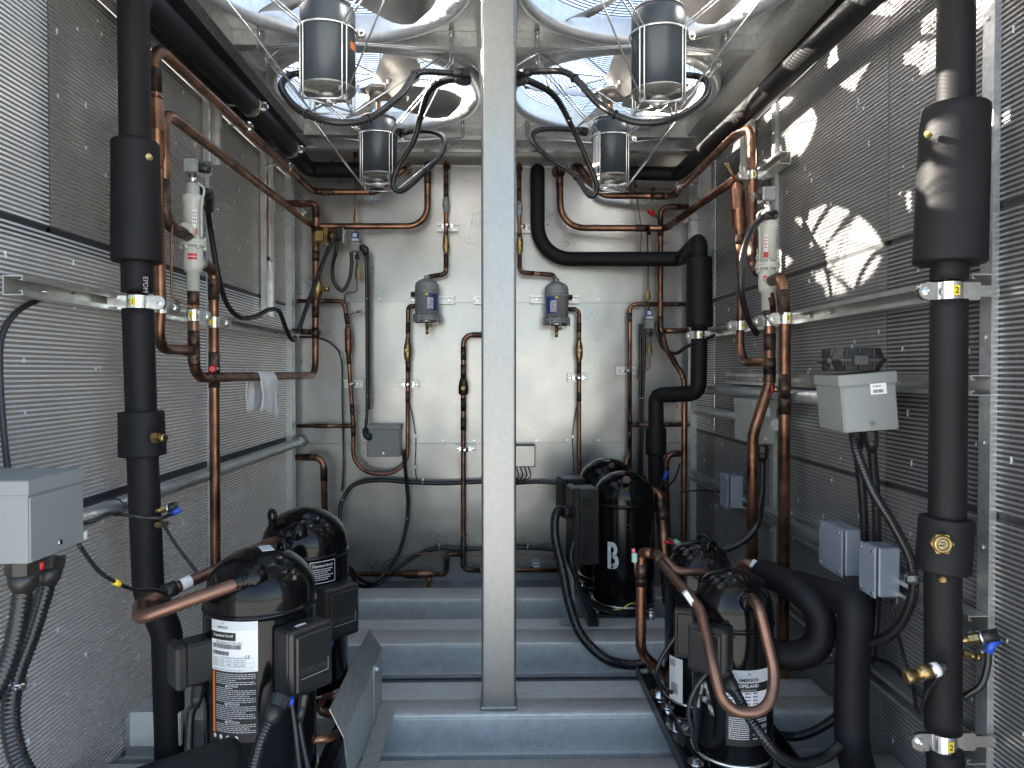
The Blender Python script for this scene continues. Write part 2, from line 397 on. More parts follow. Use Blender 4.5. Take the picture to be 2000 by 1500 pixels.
for z0, z1 in ((.02, .7325), (.7415, 1.3815), (1.3905, 2.02)):
    for y0, y1 in (zip(ys, ys[1:]) if z0 > 1.3 else ((Y0, 2.54), (2.54, 3.54))): coil_panel(lw, XL, 1, y0, y1, z0, z1, 'fin', 'tubeshade' if z0 > 1.3 and y0 > 1.6 else 'tubealu')  # upper rear panels get their shade from the darker tube colour
for z in (.737, 1.386): seam_strip(lw, XL, 1, z)
rw = thing('coil_wall', 'shaded condenser coil wall with patches of sunlight falling on it', 'wall', (XR, 2.1, 0))
ysr = [Y0, 1.395, 1.776, 2.49, 3.2, 3.54]
dk = {(0, 0): 1, (1, 0): 1, (2, 0): 1, (1, 1): 1, (0, 4): 1, (2, 1): 0}  # panels with shade put into their fin and tube colours
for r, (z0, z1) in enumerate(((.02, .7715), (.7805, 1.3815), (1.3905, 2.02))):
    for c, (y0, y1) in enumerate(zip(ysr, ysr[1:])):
        d = dk.get((r, c), 0); coil_panel(rw, XR, -1, y0, y1, z0, z1, 'finshade' if d else 'finr', 'tubeshade' if d or c < 4 else 'tubealu')
for z in (.776, 1.386): seam_strip(rw, XR, -1, z)
for w_, x, s, yy, zz in ((lw, XL, 1, (2.55,), (.737, 1.386)), (rw, XR, -1, (1.395, 2.49), (.776, 1.386))):
    for y in yy:
        for z0, z1 in zip((.02, zz[0] + .0125, zz[1] + .0125), (zz[0] - .0125, zz[1] - .0125, 2.019)): part('header', MB().bb((x - s * .05, y - .006, z0), (x - s * .0045, y + .006, z1)), M['dark'], w_)
    ym = 1.66 if s > 0 else 1.776
    part('header', MB().bb((x - s * .05, ym - .006, 1.3735 if s > 0 else .02), (x - s * .0045, ym + .006, 2.019)), M['dark'], w_)
    if s < 0: part('header', MB().bb((x + .0045, 3.194, .02), (x + .05, 3.206, 2.019)), M['dark'], w_)
    if s > 0: part('header', MB().bb((x - .05, 3.184, 1.3735), (x - .0045, 3.196, 2.019)), M['dark'], w_)
    part('sill', MB().bb((x - s * .05, Y0, .0), (x - s * .002, D - .058, .0215)), M['galv_floor'], w_)
# tops of the coil walls: rolled edge rail and the closing sheet above it
for w_, x, s in ((lw, XL, 1), (rw, XR, -1)):
    part('top_rail', MB().bb((x - s * .05, Y0, 2.02), (x + s * .004, D - .005, 2.045)).cyl((x + s * .010, Y0, 2.033), (x + s * .010, D - .006, 2.033), .016, 12), M['strut'], w_)
    part('top_sheet', MB().bb((x - s * .05, Y0, 2.046), (x - s * .03, D - .005, 2.30)), M['dark'], w_)
    part('end_sheet', MB().bb((x - s * .05, D - .057, .0), (x - s * .001, D + .01, 2.019)), M['galv'], w_)
# corner posts and upright struts (bent galvanized channel)
def upright(label, x, s, y, z0, z1, wd=.026, dp=.03, m='galv'):
    mb = MB(); mb.bb((x, y - wd / 2, z0), (x + s * dp, y - wd / 2 + .003, z1)).bb((x + s * (dp - .003), y - wd / 2 + .003, z0), (x + s * dp, y + wd / 2, z1)).bb((x, y + wd / 2 - .003, z0), (x + s * (dp - .003), y + wd / 2, z1))
    for z in [z0 + .06 + k * .21 for k in range(int((z1 - z0) / .21))]: mb.cyl((x + s * dp, y, z), (x + s * (dp + .004), y, z), .005, 8)
    solo('upright', mb, M[m], label, 'upright')
upright('slim galvanized upright standing behind the big black pipe with the brass sight port', XR + .0015, -1, 1.395, .02, 2.0, .034, .0145)
upright('slim galvanized upright behind the pale valve on the sunlit coil wall', XR + .0015, -1, 2.49, .02, 2.0, .03, .0145)
upright('slim galvanized upright behind the long bare copper drop beside the towel', XL - .0015, 1, 2.55, .02, 2.0, .03, .0145)
upright('galvanized corner upright where the bright coil wall meets the back wall', XL - .0015, 1, 3.51, .02, 2.02, .055)
upright('galvanized corner upright where the sunlit coil wall meets the back wall', XR + .0015, -1, 3.51, .02, 2.02, .055)
# channel floor members
def channel(label, ya, yb, z0=.003, z1=.11, x0=XL + .005, x1=XR - .005, lip=True):
    t = thing('floor_channel', label, 'floor beam', ((x0 + x1) / 2, ya, z0), group='galvanized floor channels')
    part('web', MB().bb((x0, ya, z0), (x1, ya + .006, z1 - .0055), 0), M['galv_floor'], t)
    tp = MB(); n = 8                                # rolled front edge then the flat top flange
    vv = []; fs = []
    prof = [(ya - .0005, z1 - .012), (ya + .002, z1 - .004), (ya + .006, z1 - .001), (ya + .012, z1), (yb, z1), (yb, z1 - .012)]
    for y, z in prof: vv += [V((x0, y, z)), V((x1, y, z))]
    for i in range(len(prof) - 1): fs.append((2 * i, 2 * i + 1, 2 * i + 3, 2 * i + 2))
    tp.add(vv, fs, True); part('top_flange', tp, M['galv_floor'], t)
    if lip:
        part('toe', MB().bb((x0, ya - .034, z0), (x1, ya - .001, z0 + .005)).bb((x0, ya - .036, z0 + .0052), (x1, ya - .031, z0 + .014)), M['galv_floor'], t)
    return t
channel('galvanized floor channel carrying the foot of the square post', 1.955, 2.05)
channel('galvanized floor channel nearest the open end, only its top edge in view', 1.56, 1.727)
channel('galvanized floor channel under the black compressor with the white B', 2.475, 2.61)
channel('galvanized floor channel closest to the back wall', 2.965, 3.12)
solo('cover_strip', MB().bb((XL + .01, 2.052, .098), (XR - .01, 2.17, .1075)), M['galv_floor'], 'flat galvanized cover strip lying behind the post foot channel', 'strip')
solo('cover_strip', MB().bb((XL + .01, 2.613, .098), (XR - .01, 2.715, .1115)), M['galv_floor'], 'bright galvanized cover strip lying between the two rear floor channels', 'strip')
# centre post: square tube with rounded corners and a weld-on foot
mb = MB(); r, hw = .009, .0485; pl = []
for cx, cy, a0 in ((1, 1, 0), (-1, 1, 90), (-1, -1, 180), (1, -1, 270)):
    for k in range(5): a = radians(a0 + 22.5 * k); pl.append((cx * (hw - r) + r * cos(a), cy * (hw - r) + r * sin(a)))
vv = [V((.006 + x, 2.025 + y, z)) for z in (.112, 2.10) for x, y in pl]; n = len(pl)
mb.add(vv, [(i, (i + 1) % n, n + (i + 1) % n, n + i) for i in range(n)], True); mb.add([vv[i] for i in range(n)], [tuple(range(n))[::-1]])
post = thing('square_post', 'tall square galvanized steel post standing in the middle of the enclosure', 'post', (.006, 2.025, .112))
part('tube', mb, M['galv_post'], post)
part('foot', MB().bb((-.046, 1.973, .112), (.058, 2.077, .122), .003), M['galv_post'], post)
# ---- roof deck with four round openings
RO = .392
FANS = [(-.457, 1.95), (.443, 1.95), (-.461, 2.80), (.449, 2.80)]
dk_ = thing('roof_deck', 'galvanized roof deck with four round fan openings', 'ceiling', (0, 2.3, ZC))
def ring_cell(x0, x1, y0, y1, cx, cy, r, z):
    mb = MB(); n = 64; vi = []; vo = []
    for k in range(n):
        a = 2 * pi * k / n; c, s_ = cos(a), sin(a); vi.append(V((cx + r * c, cy + r * s_, z)))
        t = min(((x1 - cx) / c) if c > 1e-9 else 9, ((x0 - cx) / c) if c < -1e-9 else 9, ((y1 - cy) / s_) if s_ > 1e-9 else 9, ((y0 - cy) / s_) if s_ < -1e-9 else 9)
        vo.append(V((cx + t * c, cy + t * s_, z)))
    mb.add(vi + vo, [(i, n + i, n + (i + 1) % n, (i + 1) % n) for i in range(n)])
    for sx, sy, ex in ((x1, y1, None), (x0, y1, None), (x0, y0, None), (x1, y0, None)):
        cand = sorted(range(n), key=lambda k: (vo[k] - V((sx, sy, z))).length)[:2]
        mb.add([vo[cand[0]], vo[cand[1]], V((sx, sy, z))], [(0, 1, 2)])
    o = len(mb.v); mb.v += [p + V((0, 0, .004)) for p in mb.v]; mb.f += [tuple(i + o for i in f)[::-1] for f in list(mb.f)]; mb.sm += [False] * len(mb.sm)
    return mb
for (cx, cy), (x0, x1, y0, y1) in zip(FANS, ((-.90, -.002, 1.53, 2.374), (.002, .90, 1.53, 2.374), (-.90, -.002, 2.378, 3.225), (.002, .90, 2.378, 3.225))):
    part('deck_panel', ring_cell(x0, x1, y0, y1, cx, cy, RO, ZC), M['deck'], dk_)
for a, b in (((-.90, Y0, ZC), (-.002, 1.528, ZC + .004)), ((.002, Y0, ZC), (.90, 1.528, ZC + .004)), ((-.90, 3.227, ZC), (.90, D - .006, ZC + .004)),
             ((-1.10, Y0, ZC + .03), (-.902, D, ZC + .034)), ((.902, Y0, ZC + .03), (1.06, D, ZC + .034))):
    part('deck_panel', MB().bb(a, b), M['deck'], dk_)
def roof_member(label, parts_):
    t = thing('roof_member', label, 'roof beam', parts_[0])
    for nm, m, bxs in parts_[1]:
        mb = MB()
        for a, b in bxs: mb.bb(a, b)
        part(nm, mb, M[m], t)
roof_member('roof cross flange between the near and far fans', ((0, 2.37, 2.13), [('flange', 'galv', [((-.86, 2.355, 2.13), (-.055, 2.36, ZC - .001)), ((.055, 2.355, 2.13), (.86, 2.36, ZC - .001)), ((-.86, 2.36, 2.13), (-.055, 2.40, 2.134)), ((.055, 2.36, 2.13), (.86, 2.40, 2.134))])]))
roof_member('roof cross flange just behind the far pair of fans', ((0, 3.24, 2.10), [('flange', 'galv', [((-.9, 3.22, 2.125), (.9, 3.225, ZC - .001)), ((-.9, 3.225, 2.125), (.9, 3.27, 2.129)), ((-.9, 3.40, 2.12), (.9, 3.405, ZC - .001)), ((-.9, 3.405, 2.12), (.9, 3.44, 2.124))])]))
roof_member('long roof beam running front to back above the square post', ((0, 2.2, 2.1), [('bottom_plate', 'galv', [((-.062, Y0, 2.101), (.062, D - .02, 2.105))]), ('side_plate', 'galv', [((-.062, Y0, 2.1055), (-.058, D - .02, ZC - .001)), ((.058, Y0, 2.1055), (.062, D - .02, ZC - .001))])]))
for sg, nm in ((-1, 'dark'), (1, 'sunlit')):
    a, b = sg * .845, sg * .95
    def q(u0, u1, z0, z1): return ((sg * u0, Y0, z0), (sg * u1, 3.44, z1))
    roof_member(f'{nm} folded roof channel running front to back beside the fans above the ' + ('bright coil wall' if sg < 0 else 'sun-patched coil wall'),
        ((sg * .9, 2.1, 2.1), [('web', 'galv', [q(.86, .864, 2.128, 2.179), q(.864, .90, 2.128, 2.132)]), ('lower_channel', 'dark' if sg < 0 else 'deck', [q(.9005, .985, 2.138, 2.142), q(.902, .906, 2.1425, 2.20), q(.981, .985, 2.1425, 2.20)])]))  # left lower channel's shade is put into a darker metal than the right's
# ================================================================== condenser fans (one built, three copied)
def build_fan():
    t = thing('condenser_fan', 'x', 'fan', (0, 0, 0), group='condenser fans in the roof deck')
    # bell-mouth ring: outer lip under the deck, rolled edge, throat going up
    prof = [(.417, ZC - .001)]
    for k in range(9): a = radians(200 - 20 * k * 1.0); prof.append((.394 + .024 * cos(radians(30 - 26.0 * k)), ZC - .024 + .024 * sin(radians(30 - 26.0 * k))))
    prof += [(.370, ZC - .010), (.368, ZC + .005), (.368, ZC + .032)]
    mb = MB(); n = 72; vv = [V((r * cos(2 * pi * k / n), r * sin(2 * pi * k / n), z)) for r, z in prof for k in range(n)]
    mb.add(vv, [(i * n + k, i * n + (k + 1) % n, (i + 1) * n + (k + 1) % n, (i + 1) * n + k) for i in range(len(prof) - 1) for k in range(n)], True)
    part('venturi_ring', mb, M['ring'], t)
    # wire guard on top: many rings on radial spokes
    mb = MB(); zg = ZC + .034
    for i in range(22):
        R = .366 - i * .0160; mb.torus((0, 0, zg), (0, 0, 1), R, .0018, 64, 5)
    for k in range(8):
        a = 2 * pi * k / 8 + .2; mb.cyl((.03 * cos(a), .03 * sin(a), zg + .003), ((.368) * cos(a), .368 * sin(a), zg + .003), .0022, 6)
    part('wire_guard', mb, M['guard'], t)
    # shaft, hub, blades
    part('shaft', MB().cyl((0, 0, 2.045), (0, 0, 2.175), .0085, 12), M['rust'], t)
    zh = 2.150
    hub = part('hub', MB().cyl((0, 0, zh - .02), (0, 0, zh + .02), .035, 20).cyl((0, 0, zh - .006), (0, 0, zh + .006), .075, 24), M['motorend'], t)
    for k in range(4):
        mb = MB(); a0 = k * pi / 2 + .6; vv = []; fs = []; nr, nc = 8, 8
        for i in range(nr + 1):
            u = i / nr; r = .055 + .275 * u; half = .046 + .036 * u ** .8; half *= (1 - .10 * max(0, u - .85) / .15)
            pitch = radians(38 - 14 * u)
            for j in range(nc + 1):
                s_ = (j / nc * 2 - 1); cs = half * s_ * (1 - .22 * max(0, u - .8) / .2 * abs(s_) ** 4)
                z = zh - sin(pitch) * cs + .016 * (1 - s_ * s_) * u; tx = cs * cos(pitch)
                rr = r + .02 * u * (1 - s_ * s_) - .012 * u * max(0, s_); x, y = rr, tx
                vv.append(V((x * cos(a0) - y * sin(a0), x * sin(a0) + y * cos(a0), z)))
        for i in range(nr):
            for j in range(nc): q = i * (nc + 1) + j; fs.append((q, q + 1, q + nc + 2, q + nc + 1))
        mb.add(vv, fs, True); o = len(vv)
        mb.add([p + V((0, 0, .002)) for p in vv], [f[::-1] for f in fs], True)
        for rr_ in (.085, .12): mb.cyl((rr_ * cos(a0), rr_ * sin(a0), zh - .012), (rr_ * cos(a0), rr_ * sin(a0), zh + .012), .006, 8)
        part('blade', mb, M['blade'], hub)
    # motor
    zb, zt, R = 1.828, 2.045, .0735
    mt = part('motor', MB().prof((0, 0, zb), (0, 0, zt), [(0, R * .985), (.0, R), (.93, R), (.965, R * .985), (1, R * .9)], 40), M['motor'], t)
    part('top_cap', MB().prof((0, 0, zt), (0, 0, zt + .012), [(0, R * .93), (.5, R * .93), (1, R * .6)], 32), M['motorend'], mt)
    eb = MB().prof((0, 0, zb), (0, 0, zb - .014), [(0, R * 1.01), (.3, R * 1.01), (.32, R * .93), (1, R * .88)], 36).prof((0, 0, zb - .014), (0, 0, zb - .030), [(0, .030), (.6, .030), (1, .024)], 20)
    for k in range(4): a = k * pi / 2 + .7; eb.box((cos(a) * .045, sin(a) * .045, zb - .018), (.05, .008, .008), Matrix.Rotation(a, 3, 'Z')); eb.cyl((cos(a) * .066, sin(a) * .066, zb - .024), (cos(a) * .066, sin(a) * .066, zb - .010), .005, 6)
    part('end_bell', eb, M['motorend'], mt)
    part('bearing_cap', MB().cyl((0, 0, zb - .031), (0, 0, zb - .042), .017, 6, .017, False).cyl((0, 0, zb - .0305), (0, 0, zb - .034), .024, 16), M['steel'], mt)
    gl = MB().cyl((.0, .07, zt - .045), (.0, .092, zt - .045), .014, 10).cyl((.0, .09, zt - .045), (.0, .11, zt - .045), .017, 6, .017, False)
    part('cable_gland', gl, M['plastic'], mt)
    # wire cradle
    wr = .0026; zr = 1.978; zl = 1.782; mb = MB(); mb.torus((0, 0, zr), (0, 0, 1), R + .005, .0032, 40, 6)
    hooks = []
    for sx in (-1, 1):
        for sy in (-1, 1):
            hk = V((sx * .31, sy * .385, 0)); aa = atan2(sy, sx); hooks.append(hk)
            c = V((cos(aa) * (R + .006), sin(aa) * (R + .006), 0)); tg = V((-sin(aa), cos(aa), 0)) * .007
            for sd in (-1, 1):
                mb.sweep(fillet([c + tg * sd + V((0, 0, zl)), c + tg * sd + V((0, 0, zr)), hk + tg * sd + V((0, 0, 2.105)), hk + tg * sd + V((0, 0, ZC + .0))], .012, 4), wr, 6)
            mb.sweep([c * 1.02 + V((0, 0, zl + .003)), hk + V((0, 0, 2.108))], wr, 6)
    cs = [V((cos(a) * (R + .006), sin(a) * (R + .006), zl)) for a in (pi / 4, 3 * pi / 4, 5 * pi / 4, 7 * pi / 4)]
    for i in range(4): mb.sweep([cs[i], cs[(i + 1) % 4]], wr, 6)
    mb.sweep([cs[0] + V((0, 0, .004)), cs[2] + V((0, 0, .004))], wr, 6); mb.sweep([cs[1] + V((0, 0, .009)), cs[3] + V((0, 0, .009))], wr, 6)
    cr = part('motor_cradle', mb, M['wire'], t)
    b = MB().cyl((R + .006, -.02, zr), (R + .006, .02, zr), .004, 8).cyl((R + .018, -.006, zr), (R + .018, .006, zr), .011, 6, .011, False).cyl((R + .018, -.02, zr), (R + .018, .02, zr), .005, 8)
    part('clamp_bolt', b, M['steel'], cr)
    for hk in hooks:
        part('hook_bolt', MB().cyl(hk + V((0, 0, ZC - .03)), hk + V((0, 0, ZC + .0)), .004, 8).cyl(hk + V((0, 0, ZC - .012)), hk + V((0, 0, ZC - .002)), .009, 6, .009, False), M['steel'], cr)
    return t
fan0 = build_fan()
fl_ = ['near roof fan with slate motor above the gap between post and bright coil wall',
       'near roof fan with slate motor on the sunlit side of the square post',
       'far roof fan with slate motor hanging over the bright-coil back corner',
       'far roof fan with slate motor whose label catches the sun, beside the sunlit-side back corner']
for i, (x, y) in enumerate(FANS):
    rz = (.0, .9, 2.2, 1.5)[i] * 0
    if i == 0: fn = fan0; fan0.location = (x, y, 0); fan0['label'] = fl_[0]
    else: fn = dup(fan0, (x, y, 0), 0, fl_[i])
    for ch in fn.children:
        if ch.name.startswith('hub'): ch.rotation_euler.z = radians((8, 2, -7, 63)[i])

for i, ch in ((0, 'orange'), (3, 'dullwhite')):
    f = [o for o in bpy.data.objects if o.get('category') == 'fan' and (o.location.xy - V(FANS[i])).length < .01][0]
    mo = [c for c in f.children if c.name.startswith('motor') and 'cradle' not in c.name][0]; R = .0741
    u0, u1, z0, z1 = ((1.15, 1.45, 1.925, 1.945), (-1.35, -.72, 1.86, 1.99))[i // 2 if i else 0]
    mb = MB().add([V((R * sin(u0 + (u1 - u0) * j / 6), -R * cos(u0 + (u1 - u0) * j / 6), z)) for z in (z0, z1) for j in range(7)], [(j, j + 1, j + 8, j + 7) for j in range(6)], True)
    lb = bpy.data.objects.new('motor_label', mb.mesh('motor_label', M[ch])); COL.objects.link(lb); lb.parent = mo
# ================================================================== pipework helpers
def arclen(pts):
    s = [0.0]
    for a, b in zip(pts, pts[1:]): s.append(s[-1] + (b - a).length)
    return s
def at_len(pts, s, q):
    q = max(0, min(q, s[-1]))
    for i in range(len(pts) - 1):
        if s[i + 1] >= q: return pts[i].lerp(pts[i + 1], (q - s[i]) / max(1e-9, s[i + 1] - s[i])), i
    return pts[-1], len(pts) - 2
def sub(pts, q0, q1):
    s = arclen(pts); a, i = at_len(pts, s, q0); b, j = at_len(pts, s, q1)
    return [a] + [p for p in pts[i + 1:j + 1] if (p - a).length > 1e-4 and (p - b).length > 1e-4] + [b]
def near(pts, p):
    """arc length of the path point nearest p"""
    s = arclen(pts); best = (9, 0)
    for i in range(len(pts) - 1):
        d = pts[i + 1] - pts[i]; t = max(0, min(1, (V(p) - pts[i]).dot(d) / max(1e-12, d.length_squared))); q = pts[i] + d * t
        best = min(best, ((q - V(p)).length, s[i] + d.length * t))
    return best[1]
def pipe(label, pts, r, m='copper', bend=.035, joints=(), fat=(), name='copper_pipe', cat='copper pipe', seg=14, group=None, jl=2.2):
    """a run of pipe; joints: points where a brazed sleeve sits; fat: (start point, end point, radius) swollen sections"""
    path = fillet(pts, bend, 7); t = thing(name, label, cat, path[-1], group)
    part('tube', MB().sweep(path, r, seg), M[m], t)
    for p in joints:
        q = near(path, p); part('brazed_joint', MB().sweep(sub(path, q - r * jl, q + r * jl), r * 1.10, seg), M['braze'], t)
    for a, b, rr in fat:
        qa, qb = near(path, a), near(path, b); qa, qb = min(qa, qb), max(qa, qb); L = qb - qa; pa, pb = at_len(path, arclen(path), qa)[0], at_len(path, arclen(path), qb)[0]
        part('muffler', MB().prof(pa, pb, [(0, r * 1.02), (.04, r * 1.12), (.10, rr * .8), (.16, rr), (.50, rr), (.505, rr * 1.02), (.51, rr), (.84, rr), (.90, rr * .8), (.96, r * 1.12), (1, r * 1.02)], 20), M['copper'], t)
    return t
def insul(label, pts, r, bend=.06, cuffs=(), gaps=(), group=None, cat='insulated pipe', rad=None):
    """foam-covered pipe; cuffs: thicker sleeves (start, end, r0, r1); gaps: bare places where a clamp grips the copper"""
    path = fillet(pts, bend, 10); t = thing('insulated_pipe', label, cat, path[-1], group); s = arclen(path)
    cut = [0.0]
    for p, hw in gaps: q = near(path, p); cut += [q - hw, q + hw]
    cut.append(s[-1])
    for a, b in zip(cut[::2], cut[1::2]):
        sp = resample(sub(path, a, b), .02)
        rr = [r * (1 + .010 * noise.noise(p * 5)) for p in sp]; part('foam_sleeve', MB().sweep(sp, rr, 28), M['foam'], t)
    for p, hw in gaps: q = near(path, p); part('tube', MB().sweep(sub(path, q - hw - .01, q + hw + .01), r * .62, 16), M['copper'], t)
    for a, b, r0, r1 in cuffs:
        qa, qb = near(path, a), near(path, b); pa, pb = at_len(path, s, qa)[0], at_len(path, s, qb)[0]
        n = 24; mb = MB(); pf = [(0, r), (0, r0 - .003), (.012, r0)] + [(i / n, r0 + (r1 - r0) * i / n + .0006 * noise.noise(V((i * .25, r0 * 90, 0)))) for i in range(1, n)] + [(.988, r1), (1, r1 - .003), (1, r)]
        part('foam_cuff', mb.prof(pa, pb, pf, 32), M['foam'], t)
    return t
def fitting(t, p, m='brass', r=.012, ax=(0, 0, 1), ln=.03, hexn=6, nm='port', off=None):
    """a small hexagon-and-stub fitting"""
    p = V(p); a = V(ax).normalized()
    part(nm, MB().cyl(p, p + a * ln * .45, r, hexn, r, False).cyl(p + a * ln * .45, p + a * ln * .8, r * .72, 12).cyl(p + a * ln * .8, p + a * ln, r * .85, 12), M[m], t)
def clamp(label, p, r, wall=-1, ln=.036, h=.032, num=None, m='steel', tab=.05, group='numbered strut clamps on the pipes'):
    """two-piece strut clamp round a vertical pipe: ears lie in the x-z plane, the bolt passes along y"""
    p = V(p); t = thing('pipe_clamp', label, 'pipe clamp', p, group); th = .0028
    for sy in (-1, 1):
        mb = MB(); n = 14; poly = []
        for k in range(n + 1): a = pi * k / n; poly.append(((r + th) * cos(a), sy * (r + th) * sin(a)))
        inn = [((r) * cos(pi * k / n), sy * r * sin(pi * k / n)) for k in range(n + 1)][::-1]
        pts = poly + inn; N = len(pts); vv = [p + V((x, y, z)) for z in (-h / 2, h / 2) for x, y in pts]
        fs = [(i, i + 1, N + i + 1, N + i) for i in range(N - 1)]
        for k in range(n): fs += [(k, N - 1 - k, N - 2 - k, k + 1), (N + k, N + k + 1, 2 * N - 2 - k, 2 * N - 1 - k)]
        mb.add(vv, fs, False)
        # outer ear with a rounded tip, inner ear to the rail
        o = -wall; e = []
        for k in range(9): a = -pi / 2 + pi * k / 8; e.append((r + ln - h / 2 + h / 2 * cos(a), h / 2 * sin(a)))
        e = [(r - .001, -h / 2)] + e + [(r - .001, h / 2)]
        mb.prism([(x * o, z) for x, z in e], p + V((0, sy * .0030 if sy > 0 else -.0058, 0)), (1, 0, 0), (0, 0, 1), (0, 1, 0), .0028)
        mb.prism([(-(r - .001) * o, -h / 2), (-(r + tab * .5) * o, -h / 2), (-(r + tab * .5) * o, -h / 3.2), (-(r + tab) * o, -h / 3.2), (-(r + tab) * o, h / 3.2), (-(r + tab * .5) * o, h / 3.2), (-(r + tab * .5) * o, h / 2), (-(r - .001) * o, h / 2)], p + V((0, sy * .0030 if sy > 0 else -.0058, 0)), (1, 0, 0), (0, 0, 1), (0, 1, 0), .0028)
        part('strap', mb, M[m], t)
    b = p + V((-wall * (r + ln - h / 2), 0, 0))
    part('bolt', MB().cyl(b + V((0, -.016, 0)), b + V((0, .016, 0)), .004, 8).cyl(b + V((0, -.0115, 0)), b + V((0, -.0060, 0)), .0085, 6, .0085, False), M['steel'], t)
    if num:
        c = p + V((0, -(r + th) - .0008, 0)); st = MB().box(c, (.011, .0006, .019)); s_ = part('sticker', st, M['yellow'], t)
        part('numeral', text_on(MB(), num, c + V((0, -.0004, -.001)), (1, 0, 0), (0, 0, 1), .016, off=.0004, bold=.02), M['ink'], s_)
    return t
def rail(label, a, b, face, h=.041, dp=.041, th=.0025, m='strut', holes=True, group='aluminium strut rails'):
    """C-section strut rail from a to b, its open slot towards `face`"""
    a, b, n = V(a), V(b), V(face); up = V((0, 0, 1)); t = thing('strut_rail', label, 'strut rail', a, group)
    sec = [(0, -h / 2), (dp, -h / 2), (dp, -h / 2 + .0105), (dp - .007, -h / 2 + .0105), (dp - .007, -h / 2 + .008), (dp - th, -h / 2 + .008), (dp - th, -h / 2 + th), (th, -h / 2 + th)]
    sec = sec + [(x, -y) for x, y in sec[::-1]]; N = len(sec); vv = [q + n * x + up * y for q in (a, b) for x, y in sec]
    fs = [(i, (i + 1) % N, N + (i + 1) % N, N + i) for i in range(N)]
    cap = lambda o: [(o + 0, o + 1, o + 6, o + 7), (o + 1, o + 2, o + 3, o + 4, o + 5, o + 6), (o + 0, o + 7, o + 8, o + 15), (o + 8, o + 9, o + 14, o + 15), (o + 9, o + 10, o + 11, o + 12, o + 13, o + 14)]
    mb = MB().add(vv, fs + cap(0) + [f[::-1] for f in cap(N)]); part('channel', mb, M[m], t)
    L = (b - a).length; d = (b - a) / L
    if holes and L > .3:
        for k in range(int(L / .55) + 1):
            c = a + d * (.12 + .55 * k)
            if (c - a).length < L: part('bolt', MB().cyl(c + n * th, c + n * (th + .005), .0075, 6, .0075, False).cyl(c + n * th, c + n * (th + .012), .004, 8), M['steel'], t)
    return t
def bracket(label, p, w=.10, face=(0, -1, 0), clampr=None, group='short strut brackets on the back wall'):
    """short piece of strut screwed to the back wall with a small pipe clamp"""
    p = V(p); a, b = V((p.x - w / 2, D - .012, p.z)), V((p.x + w / 2, D - .012, p.z))
    t = rail(label, a, b, face, h=.041, dp=.022, m='galv', holes=False, group=group); t['category'] = 'bracket'
    for sx in (-.38, .38): part('screw', MB().cyl((p.x + sx * w, D - .015, p.z), (p.x + sx * w, D - .019, p.z), .005, 8), M['steel'], t)
    if clampr:
        part('pipe_strap', MB().cyl((p.x, p.y, p.z - .011), (p.x, p.y, p.z + .011), clampr + .0035, 16).bb((p.x - clampr - .018, D - .046, p.z - .010), (p.x - clampr, D - .036, p.z + .010)).bb((p.x + clampr, D - .046, p.z - .010), (p.x + clampr + .018, D - .036, p.z + .010)), M['steel'], t)
        part('bolt', MB().cyl((p.x, p.y - clampr - .002, p.z), (p.x, p.y - clampr - .010, p.z), .006, 6, .006, False), M['steel'], t)
    return t
def zof(py, d, px=900): return P(px, py, d).z

# ================================================================== bright-coil side
rail('long aluminium strut rail across the bright coil wall carrying four numbered clamps', (XL + .0165, 1.475, 1.238), (XL + .0165, 3.50, 1.238), (1, 0, 0))
d1 = 1.82; VX = -.90
tp = [V((VX, 3.46, 2.035)), V((-.905, 2.42, 2.037)), V((-.912, d1, 2.025)), P(268, 560, d1), P(279, 900, d1), P(290, 1150, d1), P(326, 1235, d1), P(334, 1520, d1)]
insul('thick black insulated riser on the bright-coil side, elbowing back under the roof',
      [V((-.56, D + .02, 2.035)), V((-.56, 3.46, 2.035))] + tp, .0372, [0, .05, .05, .8, .05, .4, .4, .08, .08, 0],
      cuffs=[(P(262, 277, d1), P(268, 513, d1), .0555, .0595), (P(276, 803, d1), P(280, 890, d1), .0535, .056)], gaps=[(P(270, 591, d1), .016)])
def brass_plug(label, p, ax, r=.012, ln=.03):
    p, a = V(p), V(ax).normalized(); t = thing('brass_fitting', label, 'brass fitting', p, 'brass fittings on the insulated pipes')
    part('hexagon', MB().cyl(p, p + a * ln * .5, r, 6, r, False), M['brass'], t); part('stem', MB().cyl(p + a * ln * .5, p + a * ln, r * .72, 14), M['brass'], t); return t
brass_plug('small brass plug in the upper cuff of the riser on the bright-coil side', P(292, 308, 1.725), (.35, -1, 0), .008, .016)
brass_plug('brass hexagon plug sticking out sideways from the lower cuff beside the bright coil', P(300, 855, 1.77), (1, -.25, 0), .014, .034)
tx = MB(); text_on(tx, 'EPDM', P(284, 556, d1 - .040), (0, 0, -1), (1, .25, 0), .016, off=.001); solo('printed_marking', tx, M['greyink'], 'grey letters EPDM printed on the black insulation above the first clamp', 'lettering')
# hot-gas copper with muffler
d2 = 1.95
pipe('copper pipe with a fat muffler half hidden behind the riser cuff, hooked at the top',
     [P(797, 325, D), P(790, 330, 3.50), P(735, 375, 3.49), P(612, 375, 3.48), V((-.922, d2, 1.945)), P(306, 300, d2), P(311, 520, d2), P(313, 600, d2), V((-.92, d2, 1.125)), V((-.92, 2.18, 1.125))], .0155,
     bend=[0, .02, .08, .05, .055, .2, .2, .1, .11, 0], joints=[P(303, 160, d2), P(304, 175, d2), P(735, 375, 3.49), P(640, 375, 3.48), V((-.92, 2.155, 1.125))], fat=[(P(305, 178, d2), P(308, 330, d2), .0205)], m='copper')
